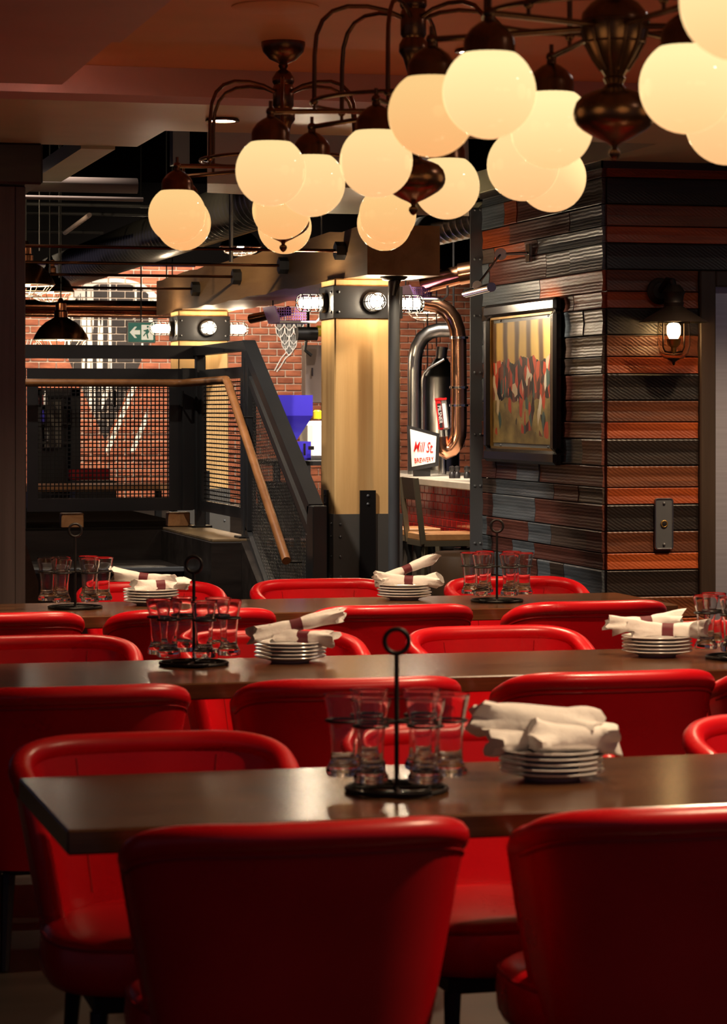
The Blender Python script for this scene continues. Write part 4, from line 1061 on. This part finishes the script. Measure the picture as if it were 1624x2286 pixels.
hq = cp(1013, 700); MB().cyl(hq, (hq.x, hq.y, 3.75), .008, 8).build('hanger', black_metal, cv)
for v in (754, 865, 905):
    MB().lathe([(.059, -.010), (.068, -.008), (.068, .008), (.059, .010)], cp(1025, v), 24, closed=True).build('clamp', chrome, cv, smooth=40)
sv = thing('steel_riser', 'stainless steel pipe with a wide bend beside the timber column', 'pipe', cp(926, 1000, 19.3))
MB().tube([cp(u, v, 19.3) for u, v in ((926, 1060), (926, 830), (927, 800), (932, 775), (943, 755), (960, 742), (980, 737), (1020, 737))], .052, 22).build('tube', steel, sv, smooth=50)
s2 = MB().tube([cp(u, v, 19.0) for u, v in ((944, 1060), (944, 850), (947, 835), (958, 822), (992, 802))], .012, 12).build('sampling_pipe', steel, sv, smooth=50)
tk = cp(985, 1060, 21.0)
tnk = thing('brew_tank', 'stainless brewing tank with conical top behind the copper riser', 'tank', (tk.x, tk.y, 0))
zt_ = cp(985, 838, 21.0).z; zc_ = cp(985, 800, 21.0).z
MB().lathe([(0, 0), (.14, 0), (.148, .02), (.148, zt_ - .02), (.14, zt_), (.05, zc_), (0, zc_)], (tk.x, tk.y, 0), 36).build('vessel', steel, tnk, smooth=40)
MB().cyl((tk.x, tk.y, zc_ - .01), (tk.x + .01, tk.y, zc_ + .09), .045, 18).build('manway', galv, tnk, smooth=40)
rk = MB()
for u in (955, 975): a = cp(u, 700, 22); rk.cyl((a.x, a.y, 0), (a.x, a.y, 3.75), .006, 6)
a, b = cp(940, 795, 22), cp(1000, 795, 22); rk.cyl(a, b, .006, 6)
o = rk.build('thin_pipe_rack', galv); tag(o, 'thin steel pipes crossing on the brick behind the tank', 'pipes')

XB = 5.05
ybn, ybf = 15.2, 19.9
bar_ = thing('bar_counter', 'bar with pale stone top, red tiled apron and riveted lower panel', 'bar counter', (XB, 17.3, 0))
MB().bbox(XB - .10, XB + .65, ybn, ybf, 1.055, 1.105, .006).build('countertop', concrete, bar_)
MB().box(XB + .01, XB + .6, ybn + .05, ybf - .05, 0, 1.055).build('carcass', bar_panel, bar_)
tm = MB().bbox(0, .010, 0, .108, 0, .050, .004).build('tile', red_tile, local=True); tile_me = tm.data; bpy.data.objects.remove(tm)
MB().box(XB - .002, XB + .01, ybn + .05, ybf - .05, .66, 1.055).build('grout', sign_black, bar_)
cnt = 0
for r_ in range(7):
    for c_ in range(24):
        y = 16.55 + c_ * .112 + (.056 if r_ % 2 else 0)
        if y > ybf - .12: continue
        o = bpy.data.objects.new('tile', tile_me); C.objects.link(o); o.parent = bar_; o.location = Vector((XB - .011, y, .675 + r_ * .054)) - bar_.location
MB().box(XB - .02, XB + .01, 16.5, ybf - .06, .05, .655).build('lower_panel', bar_panel, bar_)
for y in [16.7 + .18 * i for i in range(12)]:
    for z in (.50, .58): rivet(bar_, (XB - .02, y, z)); 
for i in range(9):
    y = 16.7 + i * .26
    MB().lathe([(.012, 0), (.05, .13), (.055, .13), (.055, .15), (0, .15)], (XB - .06, y, .52), 14).build('hook_cone', black_metal, bar_, smooth=40)

# brewery sign on the counter
ds = 18.7
def sg(u, v): return P(u, v, ds)
s0 = sg(945, 1042)
sn = thing('brewery_sign', 'white slanted brewery sign with red lettering on the bar', 'sign', s0)
cor = [(916, 958), (975, 974), (972, 1032), (920, 1042)]
pts = [sg(u, v) for u, v in cor]
nrm = FY.copy()
MB().slab([p_ + nrm * .004 for p_ in [sg(u, v) for u, v in ((909, 949), (982, 968), (980, 1040), (913, 1052))]], nrm * .04).build('border', sign_black, sn)
MB().slab(pts, nrm * .006).build('face', sign_white, sn)
MB().box(s0.x - .06, s0.x + .06, s0.y + .02, s0.y + .05, 1.105, s0.z + .02).build('stand', sign_black, sn)
def sgM(u, v, tilt=0.0, rot=0.0, sxx=1.0):
    c_ = sg(u, v) - nrm * .003 - s0
    M = Matrix((( RX.x, 0, -FY.x, 0), (RX.y, 0, -FY.y, 0), (0, 1, 0, 0), (0, 0, 0, 1)))
    return Matrix.Translation(c_) @ M @ Matrix.Rotation(rot, 4, 'Z') @ Matrix.Diagonal((sxx, 1, 1, 1))
px_m = ds / F_PX
text_mesh('lettering', 'Mill St.', sign_red, sn, sgM(946, 999, rot=R(-4), sxx=.50), size=px_m * 33, shear=.22, bold=.0006, extrude=.003)
text_mesh('lettering', 'BREWERY', sign_red, sn, sgM(947, 1027, rot=R(5), sxx=.66), size=px_m * 15, bold=.0004, extrude=.002)

# beer tap tower with its handles
tw = thing('tap_tower', 'chrome beer tap tower with a red and black handle and a grey one', 'tap tower', P(990, 1040, 19.2)); tw.location.z = 1.105
c0 = P(988, 1000, 19.2)
MB().tube([(c0.x - .05, c0.y, c0.z - .02), (c0.x + .05, c0.y, c0.z - .02)], .04, 16).cyl((c0.x, c0.y, 1.105), (c0.x, c0.y, c0.z), .03, 16).build('manifold', chrome, tw, smooth=40)
for i, (u, lab, txt, c1) in enumerate(((992, 'red and black handle lettered PILSNER', 'PILSNER', sign_red), (1003, 'grey handle with red cap', '', galv))):
    a = P(u - 6, 958, 19.05); b = P(u - 13, 893, 19.05); ax = (b - a)
    t = MB().bar(a, b, .044, .02, up=FY).build('tap_handle', c1, tw); t['label'] = lab
    MB().bar(a - FY * .012 + ax * .05, b - FY * .012 - ax * .12, .024, .006, up=FY).build('lettering_panel', sign_black if i == 0 else white_plastic, t)
    MB().bar(b, b + ax * .07, .05, .03, up=FY).build('cap', sign_red, t)
    MB().cyl(a, P(u - 4, 985, 19.15), .012, 10).build('ferrule', chrome, t, smooth=40)
    if txt:
        c_ = (a + b) / 2 - FY * .018 - tw.location; ang = math.atan2(ax.z, ax.dot(RX))
        M = Matrix(((RX.x, 0, -FY.x, 0), (RX.y, 0, -FY.y, 0), (0, 1, 0, 0), (0, 0, 0, 1)))
        text_mesh('lettering', txt, white_plastic, t, Matrix.Translation(c_) @ M @ Matrix.Rotation(ang + math.pi, 4, 'Z'), size=.036, extrude=.001)
for i, (u, lab) in enumerate(((1010, 'small black knobbed bottle stopper on the bar, left'), (1021, 'black round topped shaker on the bar below the copper hook'), (1043, 'black cylindrical canister on the bar at the steel post'))):
    a = P(u, 1050, 18.2)
    tag(MB().lathe([(0, 0), (.022, 0), (.024, .03), (.014, .045), (.022, .06), (.020, .08), (0, .088)], (a.x, a.y, 1.105), 14).build('black_shaker', sign_black, smooth=40), lab, 'shaker', 'black shakers on the bar')

def make_stool():
    root = thing('bar_stool', 'stool', 'bar stool')
    z0 = .74
    MB().bbox(-.20, .20, -.19, .19, z0, z0 + .045, .006).build('seat', seat_wood, root, local=True)
    fr = MB().bar((-.19, -.18, z0 - .018), (.19, -.18, z0 - .018), .03, .035).bar((-.19, .18, z0 - .018), (.19, .18, z0 - .018), .03, .035).bar((-.19, -.18, z0 - .018), (-.19, .18, z0 - .018), .03, .035).bar((.19, -.18, z0 - .018), (.19, .18, z0 - .018), .03, .035)
    fr.build('seat_frame', champagne, root, local=True)
    for x in (-1, 1):
        for y in (-1, 1): MB().bar((x * .18, y * .17, z0 - .03), (x * .21, y * .19, 0), .028, .028).build('leg', champagne if y < 0 else black_metal, root, local=True)
    for y in (-.185, .185): MB().bar((-.195, y * .98, z0 - .02), (-.245, y * .98, 1.14), .028, .032).build('back_post', champagne, root, local=True)
    for z1, z2 in ((1.0, 1.14),): MB().slab([(-.226, -.17, z1), (-.244, -.17, z2), (-.244, .17, z2), (-.226, .17, z1)], (.014, 0, 0)).build('backrest', seat_dark, root, local=True)
    MB().bar((-.20, -.18, .28), (-.20, .18, .28), .02, .02).bar((.20, -.18, .28), (.20, .18, .28), .02, .02).build('foot_rail', champagne, root, local=True)
    return root
champagne = mat('champagne_metal', (0.32, 0.27, 0.19), rough=.35, metal=.8)
seat_dark = wood('stool_back_dark', (0.045, 0.026, 0.016), (0.09, 0.05, 0.03), scale=(10, 2, 10), rough=.4)
stool = make_stool()
p = P(993, 1165, 17.1)
stool.location = (p.x, p.y, 0); stool['label'] = 'wood and pale metal bar stool in front of the red tiles, nearer one'; stool['group'] = 'bar stools'
copy_tree(stool, (p.x - .06, p.y + .75, 0), 0, 'wood and pale metal bar stool half hidden by the timber column, farther one')
copy_tree(stool, (P(690, 1150, 16.2).x, P(690, 1150, 16.2).y, 0), R(20), 'bar stool glimpsed between the sloping guard and timber column')
lt_ = P(1040, 1270, 15.9)
lc = thing('lounge_chair', 'rounded brown leather chair just behind the right glass carrier', 'chair', (lt_.x, lt_.y, 0))
tan = mat('tan_leather', (0.13, 0.075, 0.045), rough=.45)
MB().lathe([(.0, .25), (.19, .25), (.22, .45), (.23, P(1045, 1232, 15.9).z - .03), (.20, P(1045, 1232, 15.9).z), (.0, P(1045, 1232, 15.9).z)], (lt_.x + .02, lt_.y, 0), 28).build('body', tan, lc, smooth=60)
for a in range(4): MB().cyl((lt_.x + .02 + .15 * math.cos(a * 1.57 + .78), lt_.y + .15 * math.sin(a * 1.57 + .78), 0), (lt_.x + .02 + .15 * math.cos(a * 1.57 + .78), lt_.y + .15 * math.sin(a * 1.57 + .78), .26), .018, 8).build('leg', dark_leg, lc)

# ================================================================== things seen through the wire mesh on the upper level
UL = .89
struct('floor_upper', MB().box(-3, 4.0, 18.5, YB + .01, .55, .62), dark_wood)
a, b = P(155, 1048, 22.5), P(250, 1066, 22.5)
bn = thing('red_banquette', 'low red banquette seen through the square wire mesh', 'bench', ((a.x + b.x) / 2, a.y, .62))
MB().bbox(a.x, b.x, a.y, a.y + .12, b.z - .02, a.z, .01).build('backrest', leather, bn)
MB().bbox(a.x, b.x, a.y - .35, a.y, .62, b.z - .02, .01).build('base', dark_wood, bn)
a, b = P(60, 1082, 20.8), P(390, 1082, 20.8)
tb = thing('long_oak_table', 'pale oak table across the lower part of the wire mesh', 'table', ((a.x + b.x) / 2, a.y, .62))
MB().bbox(a.x - .3, b.x, a.y - .2, a.y + .35, a.z - .05, a.z, .005).build('tabletop', seat_wood, tb)
for x in (a.x, b.x - .1): MB().box(x, x + .05, a.y, a.y + .05, .62, a.z - .05).build('leg', black_metal, tb)
a, b = P(85, 868, 23.0), P(182, 1020, 23.0)
cb = thing('shelf_cabinet', 'dark shelf cabinet with a tall tan panel behind the mesh', 'cabinet', ((a.x + b.x) / 2, a.y, .62))
MB().box(a.x, a.x + .03, a.y, a.y + .2, .62, a.z).box(b.x - .08, b.x, a.y, a.y + .2, .62, a.z).box(a.x, b.x, a.y, a.y + .2, a.z - .06, a.z).box(a.x, b.x, a.y + .18, a.y + .2, .62, a.z).build('carcass', sign_black, cb)
MB().box(a.x + .06, a.x + .20, a.y - .01, a.y + .02, b.z + .08, a.z - .10).build('tan_panel', bar_panel, cb)
for i in range(3): MB().box(a.x + .03, b.x - .08, a.y, a.y + .18, b.z + .12 + i * .16, b.z + .135 + i * .16).build('shelf', sign_black, cb)
for i, (u, v, c_) in enumerate(((88, 905, sign_red), (97, 905, white_plastic), (92, 960, blue_paint), (100, 1000, steel))):
    q_ = P(u, v, 22.9); lab = ('red', 'white', 'blue', 'silver')[i]
    tag(MB().lathe([(0, 0), (.018, 0), (.018, .07), (.007, .09), (.007, .12), (0, .12)], (q_.x + .03, q_.y + .09, (b.z + .135 + .16 * (2, 2, 1, 0)[i])), 10).build('bottle', c_, smooth=40), lab + ' bottle at the shelf cabinet behind the mesh', 'bottle', 'bottles behind the mesh')

# ================================================================== painting, picture light, lantern, push plate
def side(u, v, x=WX - .03): return onX(u, v, x)
pn = thing('framed_painting', 'framed crowd painting in black and gold frame on the plank wall', 'painting', side(1180, 1030))
y0_, y1_ = side(1262, 850).y + .03, side(1098, 850).y
zc0 = side(1180, 850)
za, zb2 = onX(1180, 672, WX - .03).z, onX(1180, 1034, WX - .03).z
xw = WX - .026
fw = .072
fm = MB()
for (ya2, yb2, z1_, z2_) in ((y0_, y1_, za - fw, za), (y0_, y1_, zb2, zb2 + fw), (y0_, y0_ + fw, zb2 + fw, za - fw), (y1_ - fw, y1_, zb2 + fw, za - fw)):
    fm.bbox(xw - .055, xw, ya2, yb2, z1_, z2_, .016)
fm.build('frame', frame_black, pn)
gm_ = MB()
for (ya2, yb2, z1_, z2_) in ((y0_ + fw, y1_ - fw, za - fw - .012, za - fw), (y0_ + fw, y1_ - fw, zb2 + fw, zb2 + fw + .012), (y0_ + fw, y0_ + fw + .012, zb2 + fw, za - fw), (y1_ - fw - .012, y1_ - fw, zb2 + fw, za - fw)):
    gm_.box(xw - .035, xw - .005, ya2, yb2, z1_, z2_)
gm_.build('gold_bead', frame_gold, pn)
MB().box(xw - .018, xw - .004, y0_ + fw, y1_ - fw, zb2 + fw, za - fw).build('mount', mount_m, pn)
def painting_mat():
    m, nt, b = nodes_of('crowd_painting')
    tc = nd(nt, 'ShaderNodeTexCoord'); sp = nd(nt, 'ShaderNodeSeparateXYZ'); lk(nt, tc.outputs['Generated'], sp.inputs[0])
    def M(op, a, b_=0.0):
        n = nd(nt, 'ShaderNodeMath', operation=op)
        for i, q in enumerate((a, b_)):
            if isinstance(q, (int, float)): n.inputs[i].default_value = q
            else: lk(nt, q, n.inputs[i])
        return n.outputs[0]
    Y_, Z_ = sp.outputs[1], sp.outputs[2]
    cmb = nd(nt, 'ShaderNodeCombineXYZ'); lk(nt, M('MULTIPLY', Y_, 27.0), cmb.inputs[0]); lk(nt, M('MULTIPLY', Z_, 9.0), cmb.inputs[1])
    vo = nd(nt, 'ShaderNodeTexVoronoi'); vo.inputs['Scale'].default_value = 1.0; lk(nt, cmb.outputs[0], vo.inputs['Vector'])
    sr = nd(nt, 'ShaderNodeSeparateColor'); lk(nt, vo.outputs['Color'], sr.inputs[0])
    r = nd(nt, 'ShaderNodeValToRGB'); r.color_ramp.interpolation = 'CONSTANT'
    els = [(0, (.02, .014, .012)), (.22, (.42, .05, .02)), (.42, (.06, .025, .018)), (.56, (.50, .40, .26)), (.66, (.05, .09, .075)), (.76, (.16, .05, .025)), (.88, (.45, .07, .03)), (.95, (.55, .48, .36))]
    for i, (p_, c_) in enumerate(els):
        e = r.color_ramp.elements[i] if i < 2 else r.color_ramp.elements.new(p_)
        e.position = p_; e.color = (*c_, 1)
    lk(nt, sr.outputs[0], r.inputs[0])
    ns = nd(nt, 'ShaderNodeTexNoise'); ns.inputs['Scale'].default_value = 7; ns.inputs['Detail'].default_value = 6; lk(nt, tc.outputs['Generated'], ns.inputs['Vector'])
    gr = nd(nt, 'ShaderNodeValToRGB'); gr.color_ramp.elements[0].position = .35; gr.color_ramp.elements[1].position = .7; gr.color_ramp.elements[0].color = (.13, .09, .03, 1); gr.color_ramp.elements[1].color = (.36, .26, .09, 1); lk(nt, ns.outputs[0], gr.inputs[0])
    wv = nd(nt, 'ShaderNodeTexWave'); wv.inputs['Scale'].default_value = 1.6; wv.inputs['Distortion'].default_value = 1.4; wv.bands_direction = 'Y'; lk(nt, tc.outputs['Generated'], wv.inputs['Vector'])
    dr_ = nd(nt, 'ShaderNodeValToRGB'); dr_.color_ramp.elements[0].position = .1; dr_.color_ramp.elements[1].position = .55; dr_.color_ramp.elements[0].color = (.09, .045, .018, 1); dr_.color_ramp.elements[1].color = (.55, .35, .09, 1); lk(nt, wv.outputs[0], dr_.inputs[0])
    wob = M('MULTIPLY', M('SUBTRACT', ns.outputs[0], .5), .22)
    zw = M('ADD', Z_, wob)
    crowd = M('MULTIPLY', M('GREATER_THAN', zw, .36), M('LESS_THAN', zw, .70))
    figs = M('MULTIPLY', M('GREATER_THAN', sr.outputs[1], .72), M('GREATER_THAN', zw, .08))
    crowd = M('MAXIMUM', crowd, M('MULTIPLY', figs, M('LESS_THAN', zw, .5)))
    up_ = M('GREATER_THAN', zw, .69)
    m1 = nd(nt, 'ShaderNodeMix', data_type='RGBA'); lk(nt, crowd, m1.inputs[0]); lk(nt, gr.outputs[0], m1.inputs[6]); lk(nt, r.outputs[0], m1.inputs[7])
    m2 = nd(nt, 'ShaderNodeMix', data_type='RGBA'); lk(nt, up_, m2.inputs[0]); lk(nt, m1.outputs[2], m2.inputs[6]); lk(nt, dr_.outputs[0], m2.inputs[7])
    lk(nt, m2.outputs[2], b.inputs['Base Color']); b.inputs['Roughness'].default_value = .35
    return m
ma = .032
MB().box(xw - .022, xw - .018, y0_ + fw + .014, y1_ - fw - .014, zb2 + fw + ma, za - fw - ma).build('canvas', painting_mat(), pn)
for y in (y0_ + fw + .12, y1_ - fw - .15):
    for z in (zb2 + fw + .018, za - fw - .018): rivet(pn, (xw - .018, y, z))

a = side(1186, 565, WX - .026)
plt = thing('picture_light', 'chrome picture light on a slanting arm above the painting', 'picture light', a)
MB().bbox(a.x - .02, a.x, a.y - .035, a.y + .035, a.z - .05, a.z + .05, .004).build('wall_plate', chrome, plt)
jx = a + Vector((-.15, .06, -.005)); b_end = P(1066, 637, 13.75)
MB().cyl(a + Vector((-.02, 0, 0)), jx, .008, 10).build('stub', chrome, plt, smooth=40)
MB().lathe([(0, -.012), (.032, -.012), (.032, .012), (0, .012)], jx, 24, axis=FY).build('joint', chrome, plt, smooth=30)
MB().cyl(jx, b_end, .006, 10).build('arm', chrome, plt, smooth=40)
MB().lathe([(0, -.012), (.024, -.012), (.024, .012), (0, .012)], b_end, 20, axis=FY).build('joint', chrome, plt, smooth=30)
c1_, c2_ = P(1042, 655, 14.1), P(1098, 641, 13.4)
hd = (c1_ + c2_) / 2
MB().cyl(c1_, c2_, .024, 20).build('lamp_tube', chrome, plt, smooth=40)
spot('lamp', hd + Vector((.02, -.25, -.04)), (WX, 13.1, 1.90), 26, (1, .86, .66), 95, .8, .04, plt)

p = onY(1502, 690, WY - .03)
ln = thing('wall_lantern', 'dark bronze barn lantern with glowing glass on the plank wall', 'lantern', (p.x, WY - .15, onY(1500, 815, WY - .15).z))
ly = WY - .17; lx = onY(1505, 800, ly).x
def lz(v): return onY(1505, v, ly).z
iron = mat('oil_rubbed_bronze', (0.022, 0.014, 0.010), rough=.5, metal=.5)
bpz = onY(1472, 650, WY - .03); 
MB().lathe([(0, .0), (.062, 0), (.066, .012), (.058, .02), (.05, .022), (.04, .032), (0, .035)], (bpz.x, WY - .026, bpz.z), 28, axis=(0, -1, 0)).build('back_plate', iron, ln, smooth=35)
MB().tube([(bpz.x, WY - .05, bpz.z), (bpz.x + .01, WY - .12, bpz.z + .05), (lx - .01, ly - .01, lz(628)), (lx, ly, lz(640)), (lx, ly, lz(660))], .016, 12).build('arm', iron, ln, smooth=50)
MB().lathe([(0, lz(636)), (.03, lz(636)), (.05, lz(648)), (.058, lz(652)), (.05, lz(658)), (.046, lz(672)), (.05, lz(676)), (.046, lz(684)), (.07, lz(692)), (.165, lz(718)), (.17, lz(720)), (.160, lz(720)), (.05, lz(700)), (0, lz(700))][::-1], (lx, ly, 0), 36).build('shade', iron, ln, smooth=35)
gp_ = [(.078, lz(718)), (.080, lz(740)), (.080, lz(772)), (.070, lz(790)), (.048, lz(800)), (.02, lz(804)), (.018, lz(801)), (.046, lz(797)), (.067, lz(787)), (.077, lz(771)), (.077, lz(740)), (.075, lz(718))]
MB().lathe(gp_[::-1], (lx, ly, 0), 32, closed=True).build('glass_jar', seeded_glass, ln, smooth=50)
MB().lathe([(0, lz(756)), (.022, lz(756)), (.034, lz(745)), (.034, lz(728)), (.024, lz(722)), (0, lz(720))], (lx, ly, 0), 18).build('bulb', lantern_bulb, ln, smooth=50)
MB().lathe([(0, lz(788)), (.012, lz(788)), (.014, lz(776)), (.03, lz(770)), (.036, lz(757)), (0, lz(756.5))], (lx, ly, 0), 18).build('burner', frame_gold, ln, smooth=40)
cg = MB()
for s_ in (-1, 1): cg.tube([(lx + s_ * .055, ly, lz(722)), (lx + s_ * .055, ly, lz(775)), (lx + s_ * .045, ly, lz(785)), (lx, ly, lz(788))], .004, 8)
cg.build('inner_frame', iron, ln, smooth=50)
MB().lathe([(0, lz(816)), (.006, lz(814)), (.008, lz(808)), (.02, lz(804)), (.028, lz(800)), (0, lz(799))], (lx, ly, 0), 16).build('finial', iron, ln, smooth=40)

a, b = onY(1462, 1227, WY - .03), onY(1503, 1112, WY - .03)
pb = thing('push_plate', 'rounded steel push plate with round button on the plank wall', 'push plate', ((a.x + b.x) / 2, WY - .03, a.z))
def rrect(x0, x1, z0, z1, r, y, n=6):
    pts = []
    for cx_, cz_, s0_ in ((x1 - r, z1 - r, 0), (x0 + r, z1 - r, 90), (x0 + r, z0 + r, 180), (x1 - r, z0 + r, 270)):
        for i in range(n + 1): t_ = R(s0_ + 90 * i / n); pts.append(Vector((cx_ + r * math.cos(t_), y, cz_ + r * math.sin(t_))))
    return pts
MB().slab(rrect(a.x, b.x, a.z, b.z, .014, WY - .024), (0, -.012, 0)).build('plate', gun_steel, pb)
MB().tube(rrect(a.x + .003, b.x - .003, a.z + .003, b.z - .003, .012, WY - .036), .004, 6, closed=True).build('rim', steel, pb, smooth=50)
mx_, mz_ = (a.x + b.x) / 2, (a.z + b.z) / 2
MB().ring((mx_, WY - .038, mz_), .015, .0045, 24, 8, 'y').build('button_ring', frame_gold, pb, smooth=50)
MB().lathe([(0, 0), (.012, 0), (.012, .006), (0, .008)], (mx_, WY - .036, mz_), 16, axis=(0, -1, 0)).build('button', sign_black, pb, smooth=40)
for z in (a.z + .025, b.z - .025): rivet(pb, (mx_, WY - .036, z))

# small objects at the left: brown panel edge by the post
a = onY(70, 1340, 13.2)
tag(MB().slab([(onY(58, 0, 13.2).x, 13.2, EYE - (1215 - HORIZON) * dY(60, 13.2) / F_PX), (onY(86, 0, 13.2).x, 13.2, EYE - (1300 - HORIZON) * dY(86, 13.2) / F_PX), (onY(86, 0, 13.2).x, 13.2, 0), (onY(40, 0, 13.2).x, 13.2, 0), (onY(40, 0, 13.2).x, 13.2, EYE - (1215 - HORIZON) * dY(60, 13.2) / F_PX)], (0, .04, 0)).build('wood_side_panel', seat_dark), 'brown wooden stair side panel at the foot of the dark post', 'panel')

# ================================================================== track spotlights (column lamp inferred from the pipe's shadow, the others added for brightness)
def track_spot(label, loc, target, power, col=WARM, size=60, blend=.7, ztop=3.75):
    loc = Vector(loc); d_ = (Vector(target) - loc).normalized()
    t = thing('track_spotlight', label, 'spotlight', loc, group='black track spotlights')
    MB().lathe([(0, -.10), (.035, -.10), (.042, -.06), (.045, .03), (.038, .03), (.036, -.02), (0, -.03)], loc, 18, axis=d_).build('head', black_metal, t, smooth=40)
    MB().cyl(loc - d_ * .05, (loc.x, loc.y, ztop), .008, 8).build('stem', black_metal, t)
    spot('lamp', loc + d_ * .04, target, power, col, size, blend, .03, t)
#TRACKS
track_spot('track spotlight aimed at the nearer timber column behind the globes', (3.87, 12.9, 2.66), (3.68, 14.08, .975), 330, (1, .80, .54), 54, .35)
track_spot('added track spotlight washing the left of the brick mural', (1.5, 22.5, 3.55), (2.6, 25, 1.6), 750, (1, .82, .60), 95)
track_spot('added track spotlight washing the brick beside the columns', (4.6, 22.5, 3.55), (5.1, 25, 1.8), 650, (1, .84, .66), 95)
track_spot('added track spotlight over the bar counter', (5.0, 17.3, 3.55), (5.3, 17.9, 1.1), 420, (1, .86, .70), 85)
track_spot('added track spotlight aimed at the tiled bar front and stools', (3.9, 15.6, 3.55), (5.05, 17.4, .8), 520, (1, .84, .64), 60)
track_spot('added track spotlight over the grain mill', (4.3, 16.2, 3.55), (4.2, 17.9, 1.2), 600, (1, .9, .78), 60)
track_spot('added track spotlight over the stair landing', (1.6, 14.2, 3.55), (2.3, 14.6, .8), 130, (1, .86, .70), 80)
track_spot('added track spotlight over the stair guard', (1.9, 12.6, 3.5), (2.9, 13.3, 1.1), 320, (1, .88, .74), 60)
track_spot('added track spotlight lighting the spiral duct and beam side from the left', (.9, 14.5, 2.7), (3.4, 17.2, 2.65), 280, (1, .76, .46), 52)
